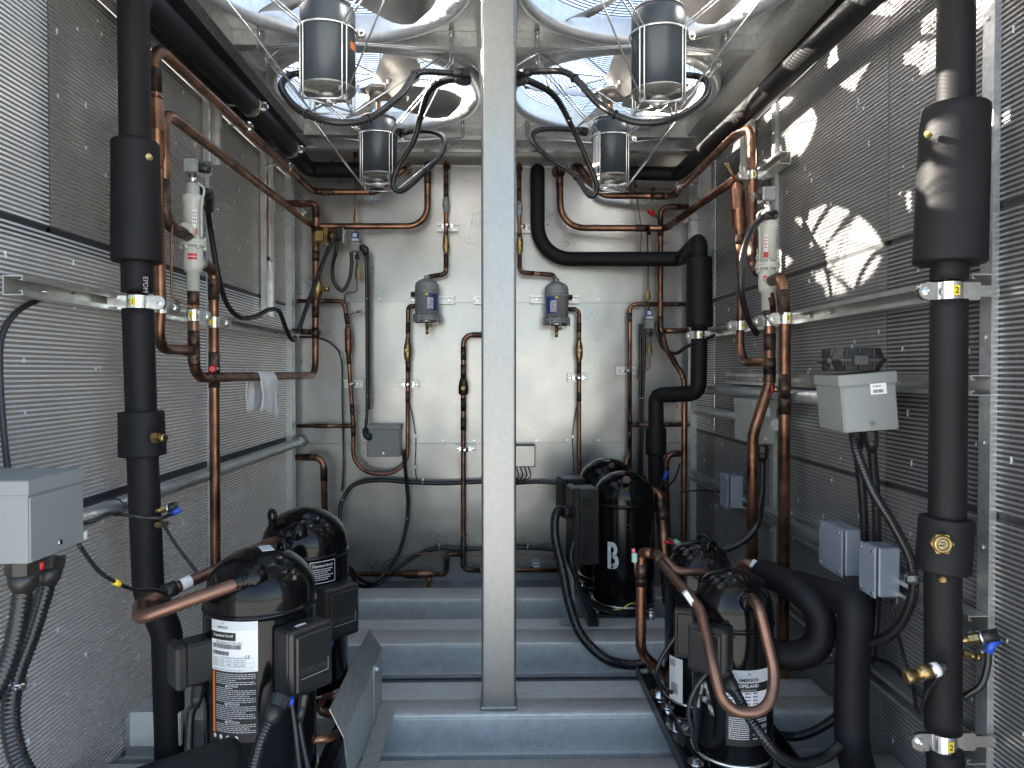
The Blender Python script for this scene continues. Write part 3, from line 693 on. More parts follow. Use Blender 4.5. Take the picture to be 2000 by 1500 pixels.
# liquid line along the wall into the grey valve
d3 = 2.0
pipe('copper pipe running forward along the bright coil and hooking down into the grey valve',
     [P(835, 322, D), P(835, 326, 3.52), P(835, 442, 3.52), P(612, 442, 3.49), V((-.922, d3, 1.785)), V((-.922, d3, 1.475)), V((-.92, 2.15, 1.465))], .0155,
     bend=[0, .02, .10, .04, .05, .055, 0], joints=[P(835, 345, 3.52), P(332, 375, d3), P(332, 432, d3), V((-.92, 2.075, 1.468)), V((-.92, 2.10, 1.467))])
VC = V((-.92, 2.18, 0))
pipe('blackened copper pipe below the grey valve, swept round to the back corner, carrying the towel',
     [P(617, 398, 3.45) + V((-.14, 0, 0)), P(617, 398, 3.45), V((-.875, 3.45, 1.045)), V((-.92, 2.18, 1.043)), V((-.92, 2.18, 1.40))], .0162,
     bend=[0, .022, .07, .06, 0], joints=[P(617, 415, 3.45), P(618, 500, 3.45), P(620, 610, 3.45), P(622, 650, 3.45), V((-.92, 2.18, 1.33)), V((-.92, 2.18, 1.29)), V((-.92, 2.18, 1.16)), V((-.92, 2.18, 1.11)), V((-.92, 2.30, 1.043))], jl=1.6)
pipe('long bare copper drop from the grey valve\'s side port down past the towel',
     [V((-.92, 2.22, 1.40)), V((-.92, 2.335, 1.395)), V((-.92, 2.335, .24)), V((-.80, 2.42, .16))], .0162, bend=[0, .034, .04, 0],
     joints=[V((-.92, 2.29, 1.397)), V((-.92, 2.335, 1.33)), V((-.92, 2.335, 1.09)), V((-.92, 2.335, 1.045))])
cp = thing('valve_cap', 'red capped service port on the blackened pipe tee beside the towel', 'valve cap', (-.9, 2.3, 1.08))
a, b = V((-.905, 2.318, 1.072)), V((-.905, 2.25, 1.070)); part('stem', MB().cyl(a, a.lerp(b, .5), .008, 10), M['steel'], cp); part('cap', MB().prof(a.lerp(b, .5), b + V((.012, 0, 0)), [(0, .010), (.15, .0125), (.7, .0125), (1, .008)], 14), M['red'], cp)
for i, (p, r, lb) in enumerate(((P(270, 591, d1), .0245, 'clamp tagged 1 on the thick insulated riser, first of the row of four'), (P(313, 600, d2), .0165, 'clamp tagged 1 on the copper muffler pipe, second of the row of four'),
                               (V((-.92, 2.18, 1.232)), .0172, 'clamp tagged 1 right under the pale grey valve, third of the row of four'), (V((-.92, 2.335, 1.222)), .0172, 'clamp tagged 1 on the bare copper drop, last of the row of four'))):
    clamp(lb, p, r, -1, ln=.045 if i == 0 else .036, num='1', h=.034, tab=.05 if i == 0 else .045)
def valve(label, base, s, side):
    """motorised control valve: stem tube, bonnet, flange with bolts, body, top actuator; ports point along y"""
    t = thing('control_valve', label, 'control valve', base); b = V(base)
    body = MB().prof(b + V((0, 0, -.09)), b + V((0, 0, .045)), [(0, .0185), (.42, .0185), (.44, .024), (.56, .029), (.97, .029), (1, .026)], 24)
    body.cyl(b + V((0, .0, .005)), b + V((0, .066 * s, .005)), .0185, 18); part('lower_body', body, M['valve'], t)
    fl_ = part('flange', MB().prof(b + V((0, 0, .045)), b + V((0, 0, .066)), [(0, .037), (.45, .039), (.5, .037), (.55, .039), (1, .037)], 28), M['valve'], t)
    for k in range(6): a = k * pi / 3 + .3; part('bolt', MB().cyl(b + V((.033 * cos(a), .033 * sin(a), .036)), b + V((.033 * cos(a), .033 * sin(a), .074)), .0048, 6, .0048, False), M['valve'], fl_)
    up = MB().prof(b + V((0, 0, .066)), b + V((0, 0, .235)), [(0, .028), (.62, .028), (.66, .0315), (.78, .0315), (.80, .026), (.82, .020), (1, .019)], 26)
    up.cyl(b + V((0, 0, .088)), b + V((0, -.058 * s, .088)), .019, 18); part('bonnet', up, M['valve'], t)
    part('pilot_tube', MB().sweep(spline([b + V((side * .02, -.012, .235)), b + V((side * .040, -.014, .215)), b + V((side * .034, -.02, .16)), b + V((side * .034, -.02, .07))], 6), .0032, 8), M['valve'], t)
    ac = part('actuator', MB().cyl(b + V((0, 0, .235)), b + V((0, 0, .262)), .012, 12).box(b + V((side * .004, 0, .285)), (.044, .052, .048), None, .004), M['steel'], t)
    part('gland', MB().cyl(b + V((-side * .0 + .02 * side, 0, .285)), b + V((.05 * side, 0, .278)), .013, 12), M['plastic'], ac)
    f = lambda x, z, w_, h_, m_, nm, rr: part(nm, MB().add([b + V((rr * sin(u), -rr * cos(u), z + k)) for k in (-h_ / 2, h_ / 2) for u in [x + w_ * j / 6 for j in range(-3, 4)]], [(j, j + 1, j + 8, j + 7) for j in range(6)], True), M[m_], t)
    u0 = .55 * side
    f(u0, .118, .42, .072, 'white', 'label_strip', .0288); f(u0, .088, .52, .018, 'red', 'warning_label', .0291); f(.35 * side, .012, .9, .018, 'red', 'warning_label', .0297)
    dots = MB()
    for k in range(4):
        for j in range(2): u = u0 + (j - .5) * .18; z = .112 + k * .0105; dots.box(b + V((.0292 * sin(u), -.0292 * cos(u), z)), (.003, .0008, .005), Matrix.Rotation(u, 3, 'Z'))
    part('label_print', dots, M['red'], t)
    w_ = MB()
    for j in range(5): u = .35 * side - .3 + j * .15; w_.box(b + V((.030 * sin(u), -.030 * cos(u), .012)), (.003, .0006, .003), Matrix.Rotation(u, 3, 'Z'))
    part('label_print', w_, M['white'], t)
    return t
valve('pale grey control valve with red labels on the bright-coil wall above the towel', (VC.x, VC.y, 1.395), 1, 1)
pipe('thin copper capillary hanging from the hooked pipe down to the first strut rail', [P(337, 420, 2.02), P(335, 470, 2.02), P(335, 575, 2.02), P(345, 588, 2.03), P(376, 600, 2.15)], .0035, bend=.02, seg=8, name='capillary_tube', cat='capillary')
# galvanized tube
pr = MB().cyl((XL + .05, .8, .715), (XL + .05, D - .02, .715), .0205, 24); t = thing('round_tube', 'long galvanized round tube running along the bright coil wall behind the insulated riser', 'tube', (XL + .05, 2, .69)); part('tube', pr, M['galv'], t)
part('end_socket', MB().prof((XL + .05, D - .09, .715), (XL + .05, D - .001, .715), [(0, .0205), (.02, .0245), (.3, .0245), (.33, .022), (.5, .022), (.53, .026), (.8, .026), (.83, .030), (1, .030)], 24), M['galv'], t)
part('tie', MB().torus((XL + .05, 1.83, .715), (0, 1, 0), .022, .002, 24, 6), M['cable'], t)
# hanging brackets under the roof edge
for i, (y, zt, zb_) in enumerate(((2.50, 2.02, 1.79), (3.10, 2.02, 1.30))):
    solo('hanger_bracket', MB().bb((XL + .003, y, zb_), (XL + .030, y + .05, zt), .003).bb((XL + .0305, y + .048, zb_ + .004), (XL + .05, y + .0505, zt)).bb((XL + .0505, y + .03, zb_ + .004), (XL + .0535, y + .0505, zt)), M['strut'],
         'aluminium hanger bracket holding the two upper pipes, ' + ('short one above the grey valve' if i == 0 else 'long one reaching down to the strut rail'), 'bracket', 'hanger brackets on the bright coil wall')
def band(label, p, ax, r, wdir, group='loop clamps on the overhead pipes', w=.02):
    p, a, wd = V(p), V(ax).normalized(), V(wdir).normalized(); t = thing('loop_clamp', label, 'pipe clamp', p, group)
    part('band', MB().cyl(p - a * w / 2, p + a * w / 2, r + .003, 28), M['steel'], t)
    e = p - wd * (r + .012) + V((0, 0, -.004))
    part('ear', MB().box(e, (.03, .012, .012)), M['steel'], t); part('bolt', MB().cyl(e + V((0, 0, .012)), e + V((0, 0, -.020)), .0042, 8).cyl(e + V((0, 0, .009)), e + V((0, 0, .0145)), .009, 6, .009, False).cyl(e + V((0, 0, -.010)), e + V((0, 0, -.0155)), .008, 6, .008, False), M['steel'], t)
    part('arm', MB().box(p + wd * (r + .035), (.07, .018, .004)), M['steel'], t); return t
for y, lb in ((2.63, 'nearer'), (3.13, 'farther')):
    band(f'{lb} loop clamp on the black insulated pipe under the roof beside the bright coil', (VX, y, 2.035), (0, 1, 0), .0375, (-1, 0, 0))
    band(f'{lb} loop clamp on the upper copper pipe under the roof beside the bright coil', (-.915, y - .05, 1.945), (0, 1, 0), .0157, (-1, 0, 0))
band('loop clamp on the lower overhead copper pipe near the brass solenoid valve', (-.905, 3.24, 1.785), (0, 1, 0), .0157, (-1, 0, 0))
# towel over the low pipe
tw = thing('towel', 'small white cloth hung over the low copper pipe beside the bright coil wall', 'towel', P(505, 735, 2.74))
q = V((-.8995, 2.745, 1.0437)); mb = MB(); vv = []; fs = []; nu, nv = 26, 30
for i in range(nu + 1):
    u = i / nu
    for j in range(nv + 1):
        v_ = j / nv; L = .31 * v_ - .15; wv = .004 * sin(u * 4.5 + 1) + .0015 * sin(u * 10 + v_ * 3)
        if abs(L) < .028: a = L / .028 * pi / 2; x = .0215 * sin(a); z = .0215 * cos(a)
        else: s_ = abs(L) - .028; x = math.copysign(.0215 + .004 + wv * s_ * 14, L); z = -s_
        k = (u - .5); sq = 1 - .3 * (1 - abs(L) / .12) if L > 0 else .8 - .2 * abs(L) / .12
        yy = k * .21 * sq * (1 if L > 0 else .9) + (-.03 if L < 0 else .012) + .010 * sin(6 * abs(L) + u * 3)
        zz = z - (.020 * u * max(0, abs(L) - .02) / .1 if L > 0 else .01 * (1 - u)); vv.append(q + V((x + yy * .035 + .010 * noise.noise(V((u * 2.2, L * 14, 2))) * min(1, abs(L) / .06), yy, zz + .014 * noise.noise(V((u * 2.6, v_ * 4, 8))) * min(1, abs(L) / .06))))
for i in range(nu):
    for j in range(nv): o = i * (nv + 1) + j; fs.append((o, o + 1, o + nv + 2, o + nv + 1))
mb.add(vv, fs, True); tp_ = part('cloth', mb, M['towel'], tw); sm_ = tp_.modifiers.new("thickness", 'SOLIDIFY'); sm_.thickness = .0035
# ================================================================== back wall pipework
YB = 3.53
def B(px, py, d=YB): return P(px, py, d)
def flange(t, p, r=.03, m='braze'): part('wall_grommet', MB().cyl((p.x, D - .012, p.z), (p.x, D - .001, p.z), r, 20), M[m], t)
t = pipe('vertical copper pipe with a grey check valve feeding the filter drier on the bright-coil side', [B(871, 318, D), B(871, 318), B(871, 535), B(835, 541), B(832, 575)], .0105, bend=[0, .012, .028, .02, 0], joints=[B(871, 335), B(871, 372), B(871, 470), B(871, 510), B(860, 537), B(838, 541)], jl=3.2); flange(t, B(871, 318), .020)
def inline(t, a, b, r, m='brass', nm='valve_body', sg=12): part(nm, MB().prof(a, b, [(0, r * .62), (.15, r * .62), (.2, r * .8), (.35, r), (.65, r), (.8, r * .8), (.85, r * .62), (1, r * .62)], sg), M[m], t)
def port(t, p, m='brass', r=.011): part('sight_port', MB().cyl(p, p + V((0, -.018, 0)), r * .8, 12).torus(p + V((0, -.018, 0)), (0, 1, 0), r * .75, .0035, 18, 6), M[m], t)
inline(t, B(871, 380), B(871, 415), .0175, 'drier', 'check_valve'); port(t, B(871, 398, YB - .012), 'drier', .011)
inline(t, B(871, 450), B(871, 500), .0165); port(t, B(871, 482, YB - .012))
bracket('strut bracket clamping the pipe above the filter drier on the bright-coil side', B(873, 440), .108, clampr=.0115)
t = pipe('vertical copper pipe with grey check valve feeding the drier under the thick black bend', [B(1014, 322, D), B(1014, 322), B(1015, 532), B(1083, 537), B(1087, 570)], .0105, bend=[0, .012, .030, .025, 0], joints=[B(1014, 340), B(1014, 380), B(1015, 470), B(1015, 512), B(1030, 535), B(1068, 537)], jl=3.2); flange(t, B(1014, 322), .020)
inline(t, B(1014, 390), B(1014, 425), .0175, 'drier', 'check_valve'); port(t, B(1014, 405, YB - .012), 'drier', .011)
inline(t, B(1015, 455), B(1015, 502), .0165); port(t, B(1015, 486, YB - .012))
bracket('strut bracket clamping the pipe beside the square post near the thick black bend', B(1020, 443), .09, clampr=.0115)
def drier(label, c, side, txt):
    """filter drier shell: dome, shell, bolted end plate, drain fitting, label"""
    c = V(c); t = thing('filter_drier', label, 'filter drier', c, 'filter driers on the back wall'); R = .0585
    sh = part('shell', MB().prof(c + V((0, 0, -.075)), c + V((0, 0, .108)), [(0, R), (.66, R), (.665, R * 1.02), (.70, R * 1.02), (.705, R), (.80, R), (.86, R * .95), (.92, R * .80), (.97, R * .5), (1, .014)], 36).cyl(c + V((0, 0, .1)), c + V((0, 0, .122)), .014, 14), M['drier'], t)
    fl_ = part('end_flange', MB().prof(c + V((0, 0, -.100)), c + V((0, 0, -.075)), [(0, R * 1.15), (.45, R * 1.15), (.5, R * 1.08), (.55, R * 1.15), (1, R * 1.15)], 36), M['drier'], t)
    for k in range(8): a = k * pi / 4 + .2; part('bolt', MB().cyl(c + V((R * 1.1 * cos(a), R * 1.1 * sin(a), -.110)), c + V((R * 1.1 * cos(a), R * 1.1 * sin(a), -.066)), .006, 6, .006, False), M['drier'], fl_)
    part('end_plate', MB().prof(c + V((0, 0, -.114)), c + V((0, 0, -.100)), [(0, R * .8), (.5, R * 1.0), (1, R * 1.0)], 30), M['steel'], t)
    part('drain_port', MB().cyl(c + V((0, 0, -.114)), c + V((0, 0, -.132)), .010, 6, .010, False).cyl(c + V((0, 0, -.132)), c + V((0, 0, -.165)), .0075, 10).cyl(c + V((.004, -.004, -.126)), c + V((.022, -.012, -.122)), .007, 8), M['brass'], t)
    part('band_strap', MB().cyl(c + V((0, 0, .030)), c + V((0, 0, .046)), R + .0025, 36), M['drier'], t)
    part('side_port', MB().cyl(c + V((side * .05, 0, .030)), c + V((side * .078, 0, .030)), .013, 14), M['braze'], t)
    def cyl_patch(u0, u1, z0, z1, m_, nm, par, rr): return part(nm, MB().add([c + V((rr * sin(u0 + (u1 - u0) * j / 8), -rr * cos(u0 + (u1 - u0) * j / 8), z)) for z in (z0, z1) for j in range(9)], [(j, j + 1, j + 10, j + 9) for j in range(8)], True), M[m_], par)
    k = -side
    a0, a1 = sorted((k * .05, k * 1.05)); lb = cyl_patch(a0, a1, -.052, .036, 'bluelab', 'maker_label', t, R + .0008)
    a0, a1 = sorted((k * .10, k * .62)); cyl_patch(a0, a1, -.045, .010, 'dullwhite', 'text_panel', lb, R + .0013)
    pr = MB()
    for i in range(6):
        for j in range(5):
            if random.random() < .75: u = k * (.16 + .09 * j); z = .002 - .0085 * i; pr.box(c + V(((R + .0016) * sin(u), -(R + .0016) * cos(u), z)), (.0038, .0005, .004), Matrix.Rotation(u, 3, 'Z'))
    part('print', pr, M['bluelab'], lb)
    cyl_patch(-k * .05, k * .2, .020, .030, 'yellow', 'sticker', t, R + .0036)
    return t
drier('dark grey filter drier hung on the back wall on the bright-coil side of the post', B(834, 587, 3.50), -1, '')
drier('dark grey filter drier hung on the back wall under the thick black bend', B(1087, 593, 3.50), 1, '')
bracket('wide strut bracket behind the filter drier on the bright-coil side', B(840, 584), .235)
bracket('wide strut bracket behind the filter drier under the thick black bend', B(1085, 583), .245)
bracket('short strut bracket half hidden behind the square post', B(945, 584), .10)
# drier outlet loop and liquid line
t = pipe('copper pipe looping in a wide U below the grey box on the back wall',
     [B(580, 588), B(672, 588), B(680, 640), B(681, 700), B(690, 830), B(690, 925), B(796, 925), B(797, 598), B(815, 598)], .0105, bend=[0, .03, .05, .2, .2, .115, .115, .028, 0],
     joints=[B(625, 588), B(683, 622), B(681, 700), B(689, 800), B(690, 842), B(797, 640), B(796, 715), B(797, 775), B(805, 598)], fat=[(B(681, 636), B(681, 695), .0175)], jl=2.6)
part('branch', MB().sweep([B(580, 832), B(686, 832)], .0095, 12), M['copper'], t); part('brazed_joint', MB().sweep([B(615, 832), B(640, 832)], .0112, 12), M['braze'], t); part('brazed_joint', MB().sweep([B(672, 832), B(690, 832)], .0115, 12), M['braze'], t)
inline(t, B(796, 660), B(796, 712), .0185); port(t, B(795, 684, YB - .012), r=.012)
part('service_stub', MB().sweep([B(684, 614), B(690, 612), B(703, 608)], .0035, 8).cyl(B(697, 609.5), B(706, 607.5), .006, 8), M['brass'], t)
bracket('strut bracket clamping the looping copper pipe beside the black twin cable', B(687, 750), .098, clampr=.0115)
bracket('strut bracket clamping the drier outlet pipe above the grey box', B(797, 751), .095, clampr=.0115)
pipe('short copper elbow coming from the bright coil corner down behind the black compressor', [B(578, 893, 3.48), B(632, 893, 3.48), B(636, 1090, 3.48)], .0155, bend=[0, .05, 0], joints=[B(605, 893, 3.48), B(636, 925, 3.48)])
pipe('short copper stub entering the back corner upright at knee height of the looping pipe', [B(570, 646, 3.5), B(628, 650, 3.5)], .0125, joints=[B(598, 648, 3.5)], m='copperdull')
# solenoid valve on the corner riser
sv = thing('solenoid_valve', 'brass flanged solenoid valve on the corner copper riser beside the bright coil', 'solenoid valve', P(618, 462, 3.45))
q0 = P(618, 462, 3.45); part('body', MB().cyl(q0 + V((0, 0, .046)), q0 + V((0, 0, -.046)), .023, 16).box(q0 + V((.02, 0, 0)), (.045, .05, .058), None, .006), M['brass'], sv)
fl_ = part('flange_plate', MB().box(q0 + V((.046, 0, 0)), (.008, .066, .080), None, .003).box(q0 + V((.056, 0, 0)), (.008, .066, .080), None, .003).cyl(q0 + V((.06, 0, 0)), q0 + V((.10, 0, 0)), .026, 20), M['brass'], sv)
for yy in (-.024, .024):
    for zz in (-.032, .032): part('bolt', MB().cyl(q0 + V((.036, yy, zz)), q0 + V((.076, yy, zz)), .0045, 6, .0045, False), M['brass'], fl_)
part('coil', MB().box(q0 + V((.115, -.0, .012)), (.034, .05, .062), None, .004), M['plastic'], sv); part('coil_cover', MB().box(q0 + V((.134, -.005, .002)), (.004, .045, .07)), M['steel'], sv)
bv = thing('ball_valve', 'brass ball valve with side cap on the corner riser below the solenoid', 'ball valve', P(620, 565, 3.45)); q = P(620, 565, 3.45)
part('body', MB().prof(q + V((0, 0, -.05)), q + V((0, 0, .05)), [(0, .018), (.15, .018), (.25, .026), (.5, .0285), (.75, .026), (.85, .018), (1, .018)], 16), M['brass'], bv); part('stem_cap', MB().cyl(q + V((.02, -.004, 0)), q + V((.034, -.006, 0)), .009, 10).cyl(q + V((.034, -.006, 0)), q + V((.056, -.01, 0)), .012, 12), M['brass'], bv)
part('service_stub', MB().cyl(P(622, 541, 3.44), P(634, 540, 3.43), .0045, 8), M['brass'], bv)
# pipe beside the post
t = pipe('copper pipe coming from behind the square post and dropping to the muffler at the floor', [B(960, 654), B(905, 654), B(905, 1068), B(905, 1113), B(1000, 1113), B(1090, 1113, 3.50)], .0125, bend=[0, .045, 0, .03, .2, 0], joints=[B(935, 654), B(905, 690), B(905, 725), B(905, 790), B(906, 828), B(905, 1060), B(907, 1095), B(925, 1113)], jl=2.6)
part('valve_body', MB().prof(B(905, 738), B(905, 772), [(0, .014), (.2, .02), (.5, .0245), (.9, .0245), (1, .014)], 14), M['braze'], t); port(t, B(905, 758, YB - .016), r=.012)
bracket('strut bracket clamping the copper pipe closest to the square post', B(908, 878), .10, clampr=.0135)
bracket('tall strut bracket gripping the low copper pipe behind the right-hand deflector plate', B(1048, 1112), .035, clampr=.0135)
t = pipe('low copper pipe with a fat muffler running along the foot of the back wall', [B(905, 1082, 3.52), B(872, 1082, 3.52), B(872, 1121, 3.52), B(640, 1121, 3.52)], .0120, bend=[0, .022, .022, 0], joints=[B(890, 1082, 3.52), B(872, 1100, 3.52), B(857, 1121, 3.52), B(785, 1121, 3.52), B(775, 1121, 3.52)], fat=[(B(783, 1121, 3.52), B(852, 1121, 3.52), .0225)])
part('capillary', MB().sweep(spline([B(750, 1113), B(751, 1100), B(765, 1092), B(800, 1085), B(850, 1080), B(960, 1088), B(1090, 1090)], 6), .0035, 6), M['copperdull'], t)
for a, b in ((723, 1098), (726, 1096)): part('crimp_tail', MB().cyl(B(725, 1113), B(a, b), .003, 6), M['copperdull'], t)
brass_plug('small brass fitting under the low muffler pipe behind the rear floor channel', B(838, 1148, 3.50), (0, 0, 1), .012, .05)
brass_plug('brass valve stub low in the corner behind the rear black compressor', B(690, 1142, 3.45), (0, 0, 1), .016, .06)
# ---- sunlit-coil half of the back wall
t = pipe('copper pipe bending wide across the back wall to the muffler on the sunlit side', [B(1093, 328, D), B(1093, 328), B(1095, 445), B(1300, 446, 3.46), V((.874, 2.60, 1.767))], .0158, bend=[0, .016, .12, .03, 0], joints=[B(1093, 350), B(1255, 446, 3.47), B(1310, 446, 3.42)]); flange(t, B(1093, 328), .034)
t = pipe('uppermost copper pipe on the sunlit side, curving from a wall grommet to the tall hook', [B(1130, 325, D), B(1130, 325, 3.56), B(1175, 382), B(1305, 383, 3.46), P(1318, 380, 3.42), P(1437, 262, 2.63), P(1468, 250, 2.47), P(1470, 525, 2.47), P(1497, 540, 2.33)], .0158, bend=[0, .02, .09, .03, .03, .05, .05, .055, 0], joints=[B(1140, 335, 3.55), B(1285, 383, 3.48), P(1322, 376, 3.40), P(1470, 495, 2.47), P(1480, 535, 2.42)]); flange(t, B(1130, 325), .036)
insul('thick black insulated pipe bending wide across the back wall to a cuffed drop',
      [B(1050, 334, D), B(1050, 334, 3.545), B(1050, 506, 3.545), B(1330, 506, 3.42), P(1366, 470, 3.08), P(1366, 650, 3.08), P(1364, 768, 3.08), P(1281, 772, 3.22), P(1281, 935, 3.22), P(1281, 1000, 3.22)], .0355, [0, .03, .17, .04, .03, .2, .045, .03, .2, 0],
      cuffs=[(P(1366, 503, 3.08), P(1366, 638, 3.08), .0545, .058), (P(1281, 835, 3.22), P(1281, 888, 3.22), .0475, .0475)], gaps=[(P(1365, 655, 3.08), .015)])
insul('black insulated pipe under the sunlit roof edge, striped by the fan guard shadow', [B(1225, 338, D), B(1228, 338, 3.46), B(1325, 340, 3.40), V((.90, 1.30, 1.950))], .0335, [0, .03, .05, 0])
t = pipe('tall copper riser with a red capped stub beside the thick black bend', [B(1345, 404, 3.5), B(1290, 404, 3.5), B(1290, 640, 3.5), B(1300, 680, 3.45), P(1337, 740, 3.3), P(1335, 1075, 3.3), P(1335, 1075, 3.3) * 1 + V((0, 0, -.11))], .0135, bend=[0, .04, .06, .1, .1, 0, 0], joints=[B(1318, 404, 3.5), B(1290, 440, 3.5), B(1288, 450, 3.5), B(1290, 630, 3.5), B(1297, 660, 3.47)])
part('angle_stub', MB().cyl(B(1290, 428, 3.5), B(1278, 420, 3.48), .008, 10), M['braze'], t); part('cap', MB().prof(B(1277, 419.5, 3.48), B(1266, 411, 3.46), [(0, .010), (.2, .0125), (.7, .0125), (1, .008)], 14), M['red'], t)
pipe('copper stub elbowing from the sunlit corner down beside the blue coil solenoid', [B(1345, 594), B(1230, 594), B(1230, 935)], .0105, bend=[0, .035, 0], joints=[B(1320, 594), B(1260, 594), B(1230, 620), B(1231, 820), B(1232, 850)])
pipe('copper drain line from the drier under the thick black bend curving in behind the compressors', [B(1108, 604), B(1131, 604), B(1131, 880), B(1131, 935), B(1215, 935), B(1230, 880)], .0105, bend=[0, .028, 0, .06, .06, 0], joints=[B(1115, 604), B(1131, 640), B(1131, 720), B(1131, 775)])
t = thing('sight_glass', 'brass sight glass valve on the drain line beside the drier under the black bend', 'sight glass', B(1131, 684)); inline(t, B(1131, 660), B(1131, 712), .0185); port(t, B(1131, 684, YB - .012), r=.012)
bracket('strut bracket clamping the drain line under the sunlit-side drier', B(1130, 738), .10, clampr=.0115)
bracket('strut bracket clamping the copper stub beside the black conduit near the corner', B(1226, 724), .10, clampr=.0115)
pipe('short copper branch crossing behind the lower black insulated drop', [B(1232, 830), B(1345, 830)], .0095, joints=[B(1240, 830), B(1305, 830)], m='copperdull')
pipe('short copper branch below the coil solenoid entering the sunlit corner', [B(1285, 646, 3.5), B(1345, 646, 3.5)], .0125, joints=[B(1290, 646, 3.5)], m='copperdull')
pipe('copper elbow dropping from the sunlit corner behind the compressor marked B', [B(1335, 886, 3.45), B(1303, 886, 3.45), B(1300, 925, 3.45), B(1305, 1080, 3.40)], .0150, bend=[0, .04, .05, 0], joints=[B(1325, 886, 3.45), B(1301, 925, 3.45)])
# small pilot solenoids with blue coils
def pilot(label, c):
    c = V(c); t = thing('pilot_solenoid', label, 'solenoid valve', c, 'pilot solenoids with blue coils')
    part('coil', MB().box(c + V((0, 0, .034)), (.034, .03, .032), None, .003), M['bluelab'], t); part('coil_label', MB().box(c + V((0, -.0158, .034)), (.020, .0008, .018)).box(c + V((.002, -.003, .012)), (.03, .026, .012)), M['dullwhite'], t)
    part('terminal_box', MB().box(c + V((.003, -.004, -.022)), (.044, .036, .046), None, .003), M['greybox'], t)
    cap = MB().sweep([c + V((0, 0, .05)), c + V((-.004, .01, .14)), c + V((0, .012, .26)), c + V((-.006, .012, .43))], .0042, 8)
    part('upper_line', cap, M['copperdull'], t)
    ln = part('lower_line', MB().sweep(fillet([c + V((.01, 0, -.045)), c + V((.008, .005, -.16)), c + V((.006, .006, -.24)), c + V((-.05, .006, -.245)), c + V((-.055, .006, -.29))], .015, 4), .0042, 8), M['copperdull'], t)
    for z, r in ((.115, .012), (.135, .009), (.43, .012), (-.07, .012), (-.125, .009), (-.15, .0125), (-.165, .009)):
        part('flare_nut', MB().cyl(c + V((.0 if z > 0 else .008, .008, z - .011)), c + V((.0 if z > 0 else .008, .008, z + .011)), r, 6, r, False), M['brass'] if abs(z) not in (.43, .07) else M['rubber'], t)
    return t
pilot('blue coil pilot solenoid between the brass valve and the twin black cable', B(694, 474, 3.50))
pilot('blue coil pilot solenoid beside the thick black drop on the sunlit half', B(1267, 625, 3.50))
# small capillaries on the wall
for pts, lb in (([B(640, 322), B(660, 310), B(705, 309)], 'thin copper capillary pinned at the top of the back wall near the bright coil'),
                ([B(1235, 318), B(1242, 320), B(1241, 365), B(1252, 445), B(1250, 500)], 'thin copper capillary dropping behind the far motor toward the black bend'),
                ([B(1232, 355), B(1240, 368), B(1275, 370), B(1312, 370)], 'thin curled capillary with a rubber grommet under the overhead black pipe'),
                ([B(515, 300, 3.12) + V((-.02, 0, 0)), B(522, 345, 3.12), B(523, 505, 3.12), B(515, 600, 3.12)], 'thin copper capillary clipped to the long hanger bracket')):
    t = thing('capillary_tube', lb, 'capillary', pts[-1]); part('tube', MB().sweep(spline(pts, 6), .0036, 8), M['copperdull'], t); k = pts[len(pts) // 2 if len(pts) > 3 else 0]; part('grommet', MB().cyl(k + V((-.008, -.002, 0)), k + V((.008, -.002, 0)), .009, 10), M['rubber'], t)
# ================================================================== sunlit coil wall side
rail('long aluminium strut rail across the sunlit coil wall carrying the clamps tagged 2 and 3', (XR - .0165, 1.37, 1.232), (XR - .002, 3.50, 1.232), (-1, 0, 0))
rail('aluminium strut rail behind the grey enclosure with the black case on top', (XR - .0165, 1.37, 1.034), (XR - .002, 2.9, 1.034), (-1, 0, 0))
rail('aluminium strut rail behind the small blue grey boxes', (XR - .0165, 1.37, .56), (XR - .002, 3.45, .56), (-1, 0, 0))
rail('lowest aluminium strut rail on the sunlit side, holding the bottom clamp of the insulated pipe', (XR - .0165, 1.37, .305), (XR - .002, 2.5, .305), (-1, 0, 0))
rail('short aluminium strut rail high on the sunlit wall gripping the hooked copper pipe', (XR - .0165, 2.33, 1.767), (XR - .0165, 2.62, 1.767), (-1, 0, 0), holes=False)
d1 = 1.36
insul('thick black insulated riser by the open end with a round brass sight port', [V((.939, 1.525, 1.985)), V((.884, d1, 1.985)), P(1866, 200, d1), P(1854, 520, d1), P(1850, 1000, d1), P(1841, 1110, d1), P(1842, 1420, d1), P(1850, 1560, d1)], .0331, [0, .05, .3, .3, .3, .3, .3, 0],
      cuffs=[(P(1870, 210, d1), P(1856, 515, d1), .0594, .0642), (P(1842, 1010, d1), P(1841, 1115, d1), .0485, .049)], gaps=[(P(1853, 569, d1), .017), (P(1842, 1447, d1), .017)])
brass_plug('small brass plug poking out of the sunlit upper cuff of the open-end riser', P(1814, 264, d1 - .028), (-.7, -.7, 0), .0065, .016)
sg = thing('sight_port', 'round brass sight port set in the lower cuff of the riser by the open end', 'sight port', P(1839, 1062, d1 - .048)); q = P(1839, 1062, d1 - .048); n = V((-.15, -1, 0)).normalized()
part('hexagon', MB().cyl(q - n * .004, q + n * .004, .0205, 6, .0205, False), M['brass'], sg); part('rim', MB().torus(q + n * .006, n, .0135, .0038, 28, 8), M['brass'], sg); part('lens', MB().cyl(q, q + n * .0055, .0125, 24), mat('sight_glass_lens', (.30, .24, .12), .12, 0, var=.6, vscale=200, coat=.5), sg)
part('indicator', MB().box(q + n * .0058 + V((0, 0, .004)), (.012, .0006, .0016)).box(q + n * .0058 + V((0, 0, -.002)), (.014, .0006, .0016)), M['ink'], sg)
brass_plug('tiny brass cap under the sight port in a slit of the black insulation', P(1837, 1130, d1 - .034), (-.1, -1, 0), .0065, .012)
